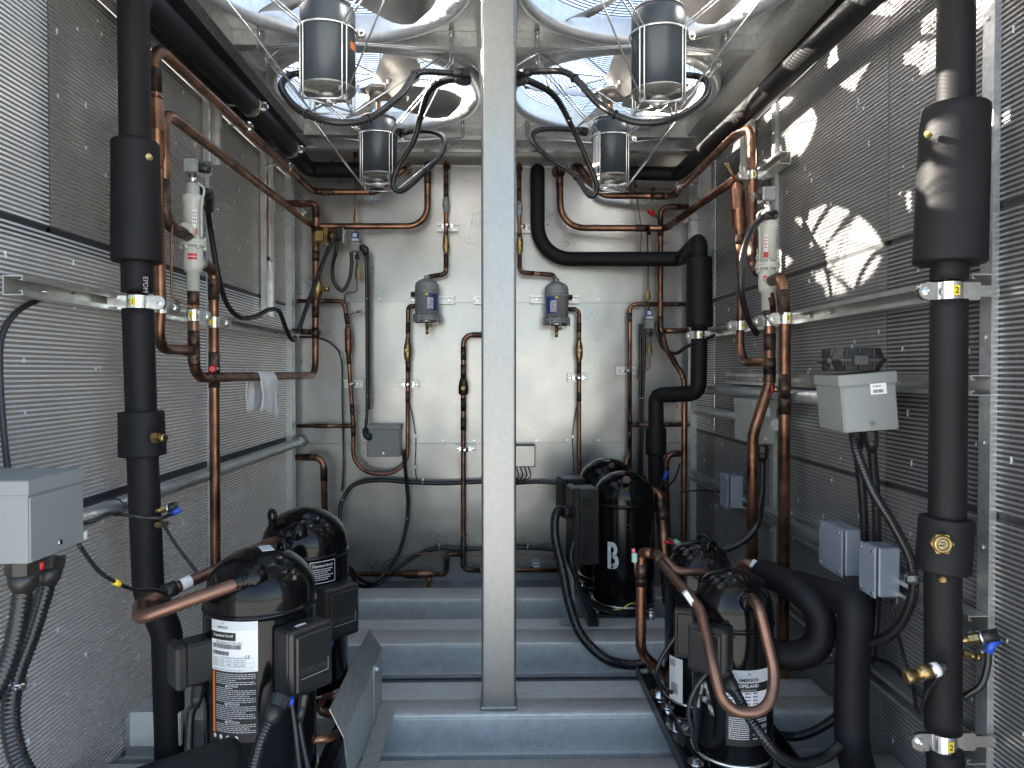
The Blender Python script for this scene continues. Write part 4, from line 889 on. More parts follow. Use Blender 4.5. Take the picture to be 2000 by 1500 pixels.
clamp('clamp tagged 2 at mid height of the riser by the open end', P(1853, 569, d1), .0214, 1, ln=.040, num='2', h=.034, tab=.075)
clamp('clamp tagged 2 at the bottom of the riser by the open end', P(1842, 1447, d1), .0214, 1, ln=.044, num='2', h=.034, tab=.080)
# copper with muffler, column under the valve, outlet drop
RX = .886; dv = 2.31
t = pipe('copper pipe with a fat muffler on the sunlit side, curving into the blackened column', [V((.874, 2.60, 1.767)), P(1443, 360, 2.6), P(1447, 600, 2.6), V((.894, 2.60, 1.095)), V((RX, dv, 1.093))], .0150, bend=[0, .2, .2, .13, 0], joints=[P(1441, 352, 2.6), P(1446, 460, 2.6), P(1440, 349, 2.62)], fat=[(P(1443, 352, 2.6), P(1445, 462, 2.6), .0275)])
part('crimp_tail', MB().cyl(V((.874, 2.60, 1.77)), P(1415, 318, 2.6), .003, 6).cyl(V((.874, 2.60, 1.77)), P(1421, 318, 2.6), .0022, 6), M['brass'], t)
pipe('blackened copper column under the sunlit-side grey valve, kinked halfway down', [V((RX, dv, 1.345)), P(1503, 600, dv), P(1503, 748, dv), P(1470, 850, dv), P(1469, 1180, dv) + V((0, 0, -.18))], .0182, bend=[0, 0, .12, .12, 0], joints=[P(1503, 598, dv), P(1503, 612, dv), P(1503, 668, dv), P(1503, 730, dv), P(1503, 715, dv)], jl=1.5)
pipe('long copper drop beside the kinked column, elbowed out of the grey valve into the sunlight', [V((RX, dv - .04, 1.355)), V((.880, 2.18, 1.355)), P(1533, 640, 2.18), P(1530, 1240, 2.18) + V((0, 0, -.13))], .0175, bend=[0, .036, .2, 0], joints=[P(1520, 543, 2.23), P(1533, 590, 2.18), P(1531, 755, 2.18), P(1531, 785, 2.18)])
valve('pale grey control valve in the sunlight with a zinc box and conduit on top', (RX, dv, 1.352), -1, -1)
for p, r, lb in ((P(1447, 636, 2.6), .0160, 'clamp tagged 3 on the muffler pipe of the sunlit side'), (P(1503, 627, dv), .0192, 'clamp tagged 3 on the blackened column under the sunlit valve'), (P(1534, 622, 2.18), .0185, 'clamp tagged 3 on the copper drop below the sunlit elbow')):
    clamp(lb, p, r, 1, num='3', h=.034, tab=.055)
clamp('clamp tagged 3 high up on the hooked copper pipe of the sunlit side', P(1469, 343, 2.47), .0166, 1, num='3', h=.030, tab=.055)
clamp('clamp on the thick black drop in the back corner', P(1365, 655, 3.08), .0225, 1, num='3', h=.034, tab=.055)
cp = thing('valve_cap', 'red ringed service port at the kink of the blackened column', 'valve cap', P(1506, 760, 2.28)); q = P(1508, 761, 2.29); part('ring', MB().torus(q, (1, -.4, 0), .0115, .003, 18, 6), M['red'], cp); part('stem', MB().cyl(q, q + V((.022, -.012, 0)), .0085, 8), M['brass'], cp)
for i, (y, lb) in enumerate(((2.66, 'nearer'), (3.22, 'farther'))):
    band(f'{lb} loop clamp on the black insulated pipe under the sunlit roof edge', V((.945 - (y - 1.30) * .0235, y, 1.985 + (y - 1.3) * .0135)), (0, 1, 0), .0335, (1, 0, 0))
    solo('hanger_bracket', MB().bb((XR - .003, y + .02, (1.80, 1.85)[i]), (XR - .05, y + .07, 2.018), .003).bb((XR - .0505, y + .02, (1.81, 1.86)[i]), (XR - .065, y + .0225, 2.01)), M['strut'], f'{lb} aluminium hanger bracket under the sunlit roof edge', 'bracket', 'hanger brackets on the sunlit coil wall')
band('loop clamp on the upper copper pipe in the sunlit back corner', P(1335, 362, 3.28), (-.12, 1, 0), .0160, (1, 0, 0)); band('loop clamp on the lower copper pipe in the sunlit back corner', P(1335, 430, 3.28), (-.02, 1, 0), .0160, (1, 0, 0))
for z, y0, y1, lb in ((.985, 1.70, 3.2, 'upper galvanized round tube on the sunlit coil wall behind the two grey enclosures'), (.885, 2.35, 3.3, 'lower galvanized round tube ending beside the thick black drop')):
    t = thing('round_tube', lb, 'tube', (XR - .05, 2.4, z - .02)); part('tube', MB().cyl((XR - .05, y0, z), (XR - .05, y1, z), .0205, 20), M['galv'], t); part('end_socket', MB().prof((XR - .05, y1 - .004, z), (XR - .05, y1 + .02, z), [(0, .0235), (.5, .0245), (1, .02)], 20), M['galv'], t)
# ================================================================== compressors
BZ = .11
def patch(R, u0, u1, z0, z1, n=10):
    return MB().add([V((R * sin(u0 + (u1 - u0) * j / n), -R * cos(u0 + (u1 - u0) * j / n), z)) for z in (z0, z1) for j in range(n + 1)], [(j, j + 1, j + n + 2, j + n + 1) for j in range(n)], True)
def wrap_text(mb, s, R, u, z, size, bold=0.0, vert=False, sx=1.0):
    vs_, fs = text_mb(s, size, bold); out = []
    for p in vs_:
        a, b = (p.x * sx, p.y) if not vert else (-p.y, p.x); out.append(V((R * sin(u + a / R), -R * cos(u + a / R), z + b)))
    mb.add(out, fs)
def body_of(t, R, H, seam=.77):
    pf = [(0, R * .90), (.012, R * .98), (.03, R), (seam - .004, R), (seam - .002, R * 1.018), (seam + .004, R * 1.022), (seam + .012, R * 1.012), (seam + .0125, R * .999), (seam + .018, R * .998), (seam + .024, R * .998)]
    pf[3:3] = [(.034, R), (.05, R), (seam - .012, R)]
    zt = seam + .03
    for k in range(19):
        a = pi / 2 * k / 18; t_ = sin(a); pf.append((zt + (1 - zt) * t_, max(.0008, R * .998 * (1 - t_ ** 2.3) ** (1 / 1.9))))
    mb = MB().prof((0, 0, 0), (0, 0, H), pf, 48)
    return part('shell', mb, M['blackpaint'], t)
def box_face(t, nm, u, R, z, w, h, dp, m='plastic', raised=True, txt=None):
    """terminal box on the shell at angle u, facing outward; returns part"""
    Rm = Matrix.Rotation(u, 3, 'Z'); c = Rm @ V((0, -(R + dp / 2 - .006), z))
    mb = MB().box(c, (w, dp, h), Rm, .006)
    p = part(nm, mb, M[m], t)
    if raised:
        cv = MB().box(Rm @ V((0, -(R + dp - .002), z)), (w * 1.04, .016, h * 1.03), Rm, .006).box(Rm @ V((0, -(R + dp + .008), z)), (w * .84, .008, h * .86), Rm, .0035)
        part('cover', cv, M[m], p)
        if txt:
            f = Rm @ V((0, -(R + dp + .0122), z - h * .12)); tx = MB(); text_on(tx, txt, f, Rm @ V((1, 0, 0)), (0, 0, 1), w * .15, off=.0006, bold=.015)
            part('embossed_name', tx, M['emboss'], p)
            ln = MB().box(Rm @ V((0, -(R + dp + .0124), z - h * .22)), (w * .66, .0008, .0012), Rm).box(Rm @ V((w * .33, -(R + dp + .0124), z - h * .12)), (.0012, .0008, h * .2), Rm); part('groove', ln, M['greyink'], p)
    return p
def lug(t, R, H, u, r):
    Rm = Matrix.Rotation(u, 3, 'Z'); c = Rm @ V((0, -r, H - .022)); mb = MB()
    mb.sweep([c + Rm @ V((.016 * cos(a), 0, .016 * sin(a) + .012)) for a in [2 * pi * k / 20 for k in range(20)]], .006, 6, closed=True).box(c + V((0, 0, -.010)), (.03, .008, .03), Rm)
    part('lifting_lug', mb, M['blackpaint'], t)
def foot(t, R, ang0=pi / 4):
    for k in range(4):
        a = ang0 + k * pi / 2; c = V((cos(a) * R * 1.22, sin(a) * R * 1.22, 0))
        part('mount', MB().cyl(c + V((0, 0, -.004)), c + V((0, 0, .028)), .014, 14).cyl(c + V((0, 0, .028)), c + V((0, 0, .033)), .020, 18).cyl(c + V((0, 0, .033)), c + V((0, 0, .043)), .008, 6, .008, False), M['steel'], t)
    part('base_plate', MB().box((0, 0, .004), (R * 1.95, R * 1.95, .008), Matrix.Rotation(ang0 - pi / 4, 3, 'Z'), .003), M['blackbase'], t)
    part('crankcase_heater', MB().torus((0, 0, .042), (0, 0, 1), R * 1.01, .0045, 48, 8), M['steel'], t)
def boss(t, R, u, r, z, tilt, ud=None):
    Rm = Matrix.Rotation(u, 3, 'Z'); c = Rm @ V((0, -r - .022, z)); d = (Matrix.Rotation(u if ud is None else ud, 3, 'Z') @ V((0, -cos(tilt), sin(tilt)))).normalized()
    part('discharge_port', MB().prof(c - d * .03, c + d * .032, [(0, .034), (.45, .030), (.5, .026), (.62, .022), (.63, .019), (.8, .019), (.82, .016), (1, .016)], 22), M['blackpaint'], t)
def facing(x, y): return atan2(-x, y)
def place(name, label, x, y, group):
    t = thing(name, label, 'compressor', (0, 0, 0), group); return t
def settle(t, x, y, z=BZ, rz=None): t.location = (x, y, z); t.rotation_euler = (0, 0, facing(x, y) if rz is None else rz)
def lines(mb, R, u0, u1, z, h, gap=.0, n=1, rnd=True):
    """a row of tiny print as short bars"""
    u = u0
    while u < u1 - .01:
        w_ = random.uniform(.02, .075); e = min(u + w_, u1); k = max(1, int((e - u) / .05)); mb.add([V((R * sin(a), -R * cos(a), zz)) for zz in (z, z + h) for a in (u, e)], [(0, 1, 3, 2)]); u = e + .012
G1 = 'large black compressors'
# ---- nearest large one, with the rating plate
R, H = .1215, .555
t = place('compressor', 'big gloss black compressor with white rating plate and long black caution label', 0, 0, G1)
body_of(t, R, H); foot(t, R); lug(t, R, H, 1.9, .05)
pl_ = part('rating_plate', patch(R + .0012, -.93, -.05, .318, .425), M['white'], t); Rp = R + .0018
part('plate_fold', patch(Rp - .0003, -.92, -.06, .406, .4245), M['dullwhite'], pl_)
k_ = part('title_bar', patch(Rp, -.93, -.42, .384, .401), M['ink'], pl_)
tx = MB(); wrap_text(tx, 'Copeland Scroll', Rp + .0005, -.67, .394, .0078, .01); part('title', tx, M['white'], pl_)
tx = MB(); wrap_text(tx, 'EMERSON', Rp, -.67, .411, .006, .02); part('maker_name', tx, M['ink'], pl_)
d_ = MB()
for a in range(4): q = a * pi / 2; d_.add([V((Rp * sin(-.67 + x_ / Rp), -Rp * cos(-.67 + x_ / Rp), .4195 + z_)) for x_, z_ in ((0, 0), (.0012 * cos(q + .5), .0012 * sin(q + .5)), (.0034 * cos(q), .0034 * sin(q)), (.0012 * cos(q - .5), .0012 * sin(q - .5)))], [(0, 1, 2, 3)])
part('maker_mark', d_, M['ink'], pl_)
tx = MB(); wrap_text(tx, 'ZPS182KCE-TP5-455', Rp, -.56, .3785, .0072, .0); wrap_text(tx, 'CE', Rp, -.22, .350, .009); part('model_line', tx, M['ink'], pl_)
br = MB()
for z0, z1, ua, ub in ((.366, .3755, -.88, -.33), (.352, .3605, -.88, -.55)):
    u = ua
    while u < ub: w_ = random.choice((.006, .010, .014)); br.add([V((Rp * sin(a), -Rp * cos(a), z)) for z in (z0, z1) for a in (u, u + w_)], [(0, 1, 3, 2)]); u += w_ + random.choice((.006, .010))
part('bar_code', br, M['ink'], pl_)
gr = MB()
for z in (.3225, .3275, .3365, .346): gr.add([V((Rp * sin(a), -Rp * cos(a), zz)) for zz in (z, z + .0005) for a in (-.88, -.7, -.5, -.35, -.2, -.12)], [(j, j + 1, j + 7, j + 6) for j in range(5)])
for u in (-.88, -.74, -.6, -.47, -.36, -.12): gr.add([V((Rp * sin(a), -Rp * cos(a), z)) for z in (.3275, .346) for a in (u, u + .004)], [(0, 1, 3, 2)])
for zz in (.3385, .3425, .3295, .333):
    for u in (-.86, -.72, -.58, -.455, -.34): lines(gr, Rp, u, u + .09, zz, .0018)
lines(gr, Rp, -.7, -.2, .3475, .0015); lines(gr, Rp, -.88, -.3, .3205, .0013)
part('fine_print', gr, M['greyink'], pl_)
cl = part('caution_label', patch(R + .0010, -.92, -.06, .168, .3175), M['ink'], t); Rc = R + .0016
part('warning_strip', patch(Rc, -.91, -.85, .185, .316), M['orange'], cl)
fp = MB(); z = .312; i = 0
heads = {6: 'CAUTION', 15: 'ATTENTION', 24: 'ATTENTION'}
while z > .186:
    if i in heads:
        wrap_text(fp, heads[i], Rc, -.50, z, .0062, .02); fp.add([V((Rc * sin(-.60 + x_ / Rc), -Rc * cos(-.60 + x_ / Rc), z + z_)) for x_, z_ in ((-.003, -.0025), (.003, -.0025), (0, .003))], [(0, 1, 2)]); z -= .0055
    else: lines(fp, Rc, -.82, random.uniform(-.5, -.09) if i % 4 == 3 else -.09, z, .0014); z -= .0041
    i += 1
part('fine_print', fp, M['dullwhite'], cl)
hz = MB()
for u in (-.86, -.72, -.58, -.42): hz.add([V((Rc * sin(u + .0042 * cos(a) / Rc), -Rc * cos(u + .0042 * cos(a) / Rc), .1775 + .005 * sin(a))) for a in [2 * pi * k / 10 for k in range(10)]], [tuple(range(10))])
part('hazard_symbols', hz, M['dullwhite'], cl)
tb = box_face(t, 'terminal_box', .62, R, .338, .108, .140, .052, txt='COPELAND'); part('top_tag', MB().box(Matrix.Rotation(.62, 3, 'Z') @ V((-.01, -(R + .03), .4088)), (.026, .008, .0008), Matrix.Rotation(.62, 3, 'Z')), M['white'], tb)
sb = box_face(t, 'module_box', -1.15, R, .335, .058, .090, .058, raised=False); part('lid', MB().box(Matrix.Rotation(-1.15, 3, 'Z') @ V((0, -(R + .060), .335)), (.063, .024, .095), Matrix.Rotation(-1.15, 3, 'Z'), .006), M['plastic'], sb)
part('top_tag', MB().box((.012, -.022, H - .0005), (.026, .05, .001), Matrix.Rotation(.2, 3, 'Z')), M['dullwhite'], t)
boss(t, R, -.30, .070, .505, -.05, -1.05)
settle(t, -.537, 1.62)
# ---- second large one behind it
t = place('compressor', 'big gloss black compressor with a white outlined notice, close behind the rating plate one', 0, 0, G1)
body_of(t, R, H); foot(t, R); lug(t, R, H, -1.0, .105); boss(t, R, -.35, .075, .50, .0, -1.2)
nt_ = MB(); fr = R + .0012
for z0, z1, u0, u1 in ((.480 - .115, .482 - .115, .10, .72), (.420 - .115, .422 - .115, .10, .72), (.305, .367, .10, .112), (.305, .367, .708, .72)): nt_.add(patch(fr, u0, u1, z0, z1).v, patch(fr, u0, u1, z0, z1).f)
wrap_text(nt_, 'Copeland Scroll', fr, .40, .354, .0095, .02)
for k in range(6): lines(nt_, fr, .15, .66 - .06 * (k % 3), .343 - k * .0058, .0022)
o_ = part('notice_print', nt_, M['dullwhite'], t); o_.location.z += .055
box_face(t, 'terminal_box', .60, R, .285, .108, .140, .052, txt='COPELAND')
settle(t, -.561, 2.085)
# ---- pair on the sunlit side at the back
t = place('compressor', 'tall gloss black compressor stencilled with a white letter B', 0, 0, G1)
body_of(t, R, H); foot(t, R); boss(t, R, 2.4, .07, .50, .3)
tx = MB(); wrap_text(tx, 'B', R + .0014, -.36, .235, .140, .03, sx=.62); part('stencil_letter', tx, M['stencil'], t)
part('stencil_gaps', patch(R + .0020, -.385, -.345, .19, .275), M['blackpaint'], t)
part('sealed_port', MB().cyl((.01, -.088, H - .030), (.01, -.105, H - .020), .013, 16).cyl((.01, -.104, H - .0205), (.01, -.1055, H - .0195), .016, 16), M['braze'], t)
ms = MB()
for z in (.345, .362): ms.add(patch(R + .0012, -.02, .28, z, z + .0035).v, patch(R + .0012, -.02, .28, z, z + .0035).f)
part('weld_marks', ms, M['blackbase'], t)
bx = box_face(t, 'terminal_box', -1.25, R, .345, .11, .30, .085, raised=False); part('lid', MB().box(Matrix.Rotation(-1.25, 3, 'Z') @ V((0, -(R + .088), .345)), (.118, .03, .31), Matrix.Rotation(-1.25, 3, 'Z'), .006), M['plastic'], bx)
for z in (.44, .36, .29, .24): Rm = Matrix.Rotation(-1.25, 3, 'Z'); part('knockout', MB().cyl(Rm @ V((.055, -(R + .045), z)), Rm @ V((.068, -(R + .045), z)), .018, 16), M['blackbase'], bx)
settle(t, .510, 2.83)
t = place('compressor', 'big gloss black compressor mostly hidden behind the one lettered B', 0, 0, G1)
body_of(t, R, H); foot(t, R); part('sealed_port', MB().cyl((.02, -.085, H - .032), (.02, -.105, H - .018), .013, 16), M['braze'], t)
bx = box_face(t, 'terminal_box', -1.2, R, .40, .11, .15, .09, raised=True)
settle(t, .490, 3.14, .125)
# ---- smaller pair on the sunlit side
G2 = 'small black compressors'
r2, H2 = .0945, .475
def small(label, lab):
    t = place('compressor', label, 0, 0, G2); body_of(t, r2, H2, .74); foot(t, r2)
    part('ridge', MB().ball((.0, 0, H2 - .035), r2 * .80, (1, .72, .42), 20, 10), M['blackpaint'], t)
    return t
t = small('small black compressor with a silver maker label and a copper U loop hanging before it', 1)
boss(t, r2, .40, .050, .418, .1, .35); tb = box_face(t, 'terminal_box', -.42, r2, .315, .088, .105, .045)
part('plug', MB().cyl((.0, -r2 + .004, .335), (.0, -r2 - .006, .335), .009, 14), M['blackpaint'], t)
Rl = r2 + .0012
part('silver_label', patch(Rl, -.10, .95, .236, .266), M['dullwhite'], t); a_ = part('name_bar', patch(Rl, .08, .95, .217, .2358), M['ink'], t)
tx = MB(); wrap_text(tx, 'EMERSON', Rl + .0005, .40, .243, .0105, .025); part('maker_name', tx, M['ink'], t)
d_ = MB()
for a in range(4): q = a * pi / 2; d_.add([V((Rl * 1.003 * sin(.40 + x_ / Rl), -Rl * 1.003 * cos(.40 + x_ / Rl), .257 + z_)) for x_, z_ in ((0, 0), (.0016 * cos(q + .5), .0016 * sin(q + .5)), (.005 * cos(q), .005 * sin(q)), (.0016 * cos(q - .5), .0016 * sin(q - .5)))], [(0, 1, 2, 3)])
part('maker_mark', d_, M['bluelab'], t)
tx = MB(); wrap_text(tx, 'COPELAND', Rl + .0005, .36, .2295, .0105, .03); wrap_text(tx, 'Scroll Compressor', Rl + .0005, .36, .2202, .0058); part('product_line', tx, M['white'], t)
part('data_label', patch(Rl, -.14, .95, .179, .216), M['white'], t); gd = MB()
for z in (.187, .195, .203, .211):
    for u in (-.1, .1, .3, .5): lines(gd, Rl + .0005, u, u + .13, z, .0032)
part('fine_print', gd, M['bluelab'], t)
part('orange_band', patch(Rl, .45, .95, .162, .1788), M['orange'], t); part('caution_label', patch(Rl - .0002, -.14, .95, .090, .1785), M['ink'], t)
fp = MB()
for k in range(11):
    lines(fp, Rl + .0005, -.08, .40, .154 - k * .0048, .0024)
    if k % 3: lines(fp, Rl + .0005, .5, .9, .154 - k * .0048, .0024)
part('fine_print', fp, M['dullwhite'], t)
tx = MB(); wrap_text(tx, 'A', r2 + .0014, -.72, .185, .11, .02, sx=.7); part('stencil_letter', tx, M['faintpaint'], t)
settle(t, .572, 1.70)
t = small('small black compressor standing behind the one with the copper U loop', 0)
boss(t, r2, .45, .055, .418, .3); lug(t, r2, H2, 2.9, .055); lug(t, r2, H2, .75, .05); box_face(t, 'terminal_box', -.10, r2, .255, .10, .13, .04)
part('paper_label', patch(r2 + .0012, -.95, -.45, .04, .165), M['white'], t); gd = MB()
for k in range(5): lines(gd, r2 + .0018, -.92, -.70, .155 - k * .004, .002)
for k in range(6): lines(gd, r2 + .0018, -.86, -.6, .09 - k * .005, .003)
part('fine_print', gd, M['ink'], t)
settle(t, .571, 1.985)
# ---- discharge lines of the near large pair
t = pipe('brown copper discharge loop hooking out sideways between the two big compressors of the bright-coil side', [P(484, 1133, 1.53), P(455, 1143, 1.50), P(272, 1208, 1.47), P(272, 1180, 1.60), P(430, 1110, 1.74), P(520, 1062, 1.95), P(560, 1050, 2.02)], .0138, m='copperdull', bend=[0, .04, .035, .035, .06, .05, 0])
part('tape', MB().sweep([P(318, 1158, 1.637), P(345, 1147, 1.655)], .0175, 14), M['rubber'], t); part('sticker', MB().sweep([P(352, 1143, 1.662), P(372, 1134, 1.680)], .0144, 14, False), M['white'], t); part('port_collar', MB().sweep([P(490, 1131, 1.53), P(468, 1138, 1.51)], .017, 16), M['blackpaint'], t)
insul('black insulated pipe end lying low in front of the rating plate compressor', [P(452, 1473, 1.36), P(280, 1535, 1.20), P(120, 1590, 1.1)], .0315, 0)
# ---- discharge manifold and loops of the small pair
t = pipe('scorched copper discharge header standing in front of the small black compressors', [P(1275, 1082, 1.93), P(1253, 1077, 1.96), P(1251, 1275, 1.96), P(1300, 1318, 2.03), P(1340, 1330, 2.1)], .0145, bend=[0, .02, .07, .04, 0], joints=[P(1252, 1115, 1.96), P(1252, 1130, 1.96)], jl=1.4)
pipe('brown copper discharge loop hanging in a deep U in front of the silver maker label', [P(1466, 1168, 1.62), P(1482, 1185, 1.57), P(1515, 1320, 1.53), P(1500, 1392, 1.50), P(1415, 1392, 1.50), P(1388, 1280, 1.53), P(1368, 1190, 1.63), P(1280, 1084, 1.92)], .0125, m='copperdull', bend=[0, .02, .12, .055, .055, .2, .09, 0], joints=[P(1285, 1090, 1.905)])
part('sticker', MB().box(P(1347, 1170, 1.655), (.012, .012, .042), Matrix.Rotation(-.6, 3, 'Y')), M['white'], COL.objects[-1] if False else bpy.data.objects[[o.name for o in bpy.data.objects if o.get('label', '').startswith('brown copper discharge loop hanging')][0]])
pipe('brown copper discharge branch bending back to the rear small compressor', [P(1282, 1079, 1.935), P(1325, 1117, 1.90), P(1400, 1116, 1.89)], .0115, m='copperdull', bend=[0, .05, 0])
t = thing('charging_stub', 'thin capped charging stub with pale green tag on the discharge header', 'charging stub', P(1240, 1090, 1.93)); part('stem', MB().cyl(P(1243, 1125, 1.945), P(1239, 1085, 1.93), .004, 8), M['brass'], t); part('tag', MB().box(P(1239, 1089, 1.93), (.014, .010, .026), None, .002), M['mint'], t); part('cap', MB().cyl(P(1238, 1080, 1.93), P(1237, 1072, 1.93), .005, 10), M['pink'], t)
t = thing('charging_stub', 'thin capped charging stub with green and red caps beside compressor B', 'charging stub', P(1320, 1065, 2.75)); part('stem', MB().sweep(spline([P(1298, 1045, 2.8), P(1308, 1053, 2.77), P(1318, 1059, 2.75)], 4), .005, 8), M['brass'], t); part('tag', MB().cyl(P(1316, 1057, 2.75), P(1330, 1063, 2.74), .012, 12, .009), M['mint'], t); part('cap', MB().cyl(P(1329, 1064, 2.74), P(1335, 1068, 2.74), .008, 10), M['pink'], t); part('red_sleeve', MB().cyl(P(1297, 1058, 2.7), P(1315, 1061, 2.7), .006, 8), M['red'], t)
# ---- suction lines of the small pair
t = insul('black insulated suction bend curling like a C beside the small compressors', [P(1490, 1117, 1.95), P(1560, 1150, 1.80), P(1608, 1200, 1.76), P(1598, 1268, 1.76), P(1545, 1285, 1.78), P(1500, 1272, 1.80)], .0365, .085)
part('bare_end', MB().sweep(fillet([P(1450, 1150, 2.0), P(1448, 1093, 2.0), P(1500, 1122, 1.94)], .02), .0145, 14), M['copperdull'], t); part('sticker', MB().sweep([P(1468, 1101, 1.976), P(1484, 1110, 1.962)], .0152, 14, False), M['white'], t)
insul('black insulated suction line with a mitred corner dropping to the floor beside the small compressors', [P(1560, 1142, 2.02), P(1672, 1180, 1.66), P(1663, 1330, 1.66), P(1662, 1470, 1.64), P(1700, 1560, 1.5)], .0385, [0, .012, .3, .1, 0])
pipe('copper elbow from the big compressor B turning down behind the discharge header', [P(1255, 960, 2.9), P(1289, 960, 2.86), P(1296, 1040, 2.80), P(1305, 1180, 2.72)], .0225, bend=[0, .045, .1, 0], joints=[P(1290, 990, 2.84), P(1292, 1005, 2.83)], jl=1.2)
# ---- rails, plates on the floor
def rails(label, x, y0, y1, z=.1125):
    t = thing('mounting_rail', label, 'rail', (x, y0, z)); part('channel', MB().bb((x - .02, y0, z), (x + .02, y1, z + .004)).bb((x - .02, y0, z + .0045), (x - .016, y1, z + .034)).bb((x + .016, y0, z + .0045), (x + .02, y1, z + .034)), M['blackbase'], t)
    return t
rails('black steel mounting rail under the small compressors next to the walkway', .455, 1.50, 2.2); rails('black steel mounting rail under the small compressors next to the wall', .70, 1.50, 2.2)
rails('black steel mounting rail under the lettered compressor next to the walkway', .36, 2.62, 3.3, .1165)
rails('black steel mounting rail under the rating plate compressor next to the walkway', -.40, 1.40, 2.3); rails('black steel mounting rail under the rating plate compressor next to the wall', -.69, 1.40, 2.3)
for (px, py, d), lb in (((1288, 1356, 2.02), 'rear'), ((1322, 1420, 1.86), 'middle'), ((1340, 1446, 1.80), 'front')):
    q = P(px, py, d); t = thing('spring_mount', f'{lb} zinc mounting bolt with wide washer on the black rail of the small compressors', 'mount', q, 'zinc mounts on the black rail')
    part('spacer', MB().cyl(q + V((0, 0, -.05)), q + V((0, 0, -.004)), .019, 18), M['steel'], t); part('washer', MB().cyl(q + V((0, 0, -.004)), q + V((0, 0, .003)), .030, 24), M['steel'], t); part('bolt_head', MB().cyl(q + V((0, 0, .003)), q + V((0, 0, .016)), .011, 6, .011, False), M['steel'], t)
def folded(label, pts_xz, y0, y1, cut):
    t = thing('deflector_plate', label, 'deflector plate', (pts_xz[0][0], y0, .115)); mb = MB(); n = len(pts_xz); vv = []
    for (x, z), c in zip(pts_xz, cut): vv += [V((x, y0 + c[0], z)), V((x, y1 - c[1], z))]
    mb.add(vv, [(2 * i, 2 * i + 1, 2 * i + 3, 2 * i + 2) for i in range(n - 1)]); o = part('sheet', mb, M['plate'], t); o.modifiers.new("thickness", 'SOLIDIFY').thickness = .0022
    return t
t = folded('bent galvanized deflector plate with a pointed top beside the rating plate compressor', [(-.366, .325), (-.335, .262), (-.335, .115)], 1.545, 2.05, [(.0, .02), (.0, 0), (.06, 0)])
part('foot_leg', MB().prism([(0, 0), (.07, 0), (.02, .16), (0, .16)], (-.331, 1.90, .1125), (0, 1, 0), (0, 0, 1), (1, 0, 0), .002).bb((-.328, 1.55, .1125), (-.285, 2.0, .1150)), M['plate'], t); part('bolt', MB().cyl((-.335, 1.93, .25), (-.322, 1.93, .25), .008, 6, .008, False), M['steel'], t)
t = folded('bent galvanized deflector plate on the walkway side of compressor B', [(.235, .385), (.283, .29), (.283, .115)], 2.62, 3.13, [(.12, 0), (0, 0), (.0, 0)])
part('foot_leg', MB().bb((.235, 2.64, .1165), (.279, 2.68, .119)).bb((.2795, 2.66, .1195), (.2815, 2.70, .30)), M['plate'], t)
solo('wedge_block', MB().bb((-.93, 1.80, .111), (-.80, 1.88, .20), .004), M['galv_floor'], 'small galvanized block at the foot of the insulated riser beside the bright coil', 'block')
t = rail('short strut rail standing on the floor channel behind the small compressor', (.76, 1.80, .135), (.76, 1.95, .135), (0, 0, 1), group=None, holes=False) if False else None
solo('floor_strut', MB().bb((.71, 1.955, .1125), (.714, 2.03, .155)).bb((.746, 1.955, .1125), (.75, 2.03, .155)).bb((.7145, 1.955, .1125), (.7455, 2.03, .115)), M['strut'], 'short upright strut piece on the floor channel between small compressor and wall', 'bracket')
# ================================================================== enclosures
def enclosure(label, c, size, rot, face, lid=True, m='greybox', group='grey electrical enclosures', name='electrical_box'):
    """raintight box with an overlapping lid rim; face = axis the door looks along in its own frame"""
    c = V(c); w_, d_, h_ = size; t = thing(name, label, 'electrical box', c, group); Rm = Matrix.Rotation(rot[2], 3, 'Z') @ Matrix.Rotation(rot[1], 3, 'Y')
    def L(x, y, z): return c + Rm @ V((x, y, z))
    part('case', MB().box(c, (w_, d_, h_), Rm, .002), M[m], t)
    if lid: part('lid', MB().box(L(0, 0, h_ / 2 - .009), (w_ + .007, d_ + .007, .026), Rm, .002), M[m], t)
    fx, fy = face
    dr = MB().box(L(fx * (w_ / 2 + .0015), fy * (d_ / 2 + .0015), -.012), ((w_ - .006) if fy else .003, (d_ - .006) if fx else .003, h_ - .026), Rm, .001); p = part('door', dr, M[m], t)
    q = L(fx * (w_ / 2 + .003), fy * (d_ / 2 + .003), -h_ / 2 + .018); part('screw', MB().cyl(q, q + Rm @ V((fx * .004, fy * .004, 0)), .005, 10), M['steel'], p)
    return t, L
t, L = enclosure('large grey enclosure with overhanging lid on the bright coil wall by the open end', (-.905, 1.285, .806), (.235, .16, .137), (0, 0, 0), (1, 0)); part('tag', MB().bb(L(.1186, .07, -.065), L(.1195, .09, -.05)), M['white'], t)
t, L = enclosure('large grey enclosure with a barcode sticker and a black case resting on its lid', (.835, 1.635, .992), (.118, .165, .125), (0, radians(-5), radians(-7)), (0, -1))
st = MB(); q = L(.020, -.0862, .030); Rm = Matrix.Rotation(radians(-7), 3, 'Z') @ Matrix.Rotation(radians(-5), 3, 'Y'); st.box(q, (.034, .0008, .024), Rm); s_ = part('barcode_sticker', st, M['white'], t); br = MB(); x = -.011
while x < .010: w_ = random.choice((.0006, .001, .0014)); br.box(L(.020 + x, -.0868, .025), (w_, .0004, .007), Rm); x += w_ + .0008
for k in range(6): br.box(L(.010 + k * .0028, -.0868, .036), (.0018, .0004, .0026), Rm)
part('print', br, M['ink'], s_)
t, L = enclosure('grey enclosure partly hidden behind the two long copper drops', (.898, 2.45, .892), (.078, .19, .145), (0, 0, 0), (0, -1)); part('sticker', MB().bb(L(-.015, -.0995, .02), L(.015, -.0990, .05)), M['dullwhite'], t)
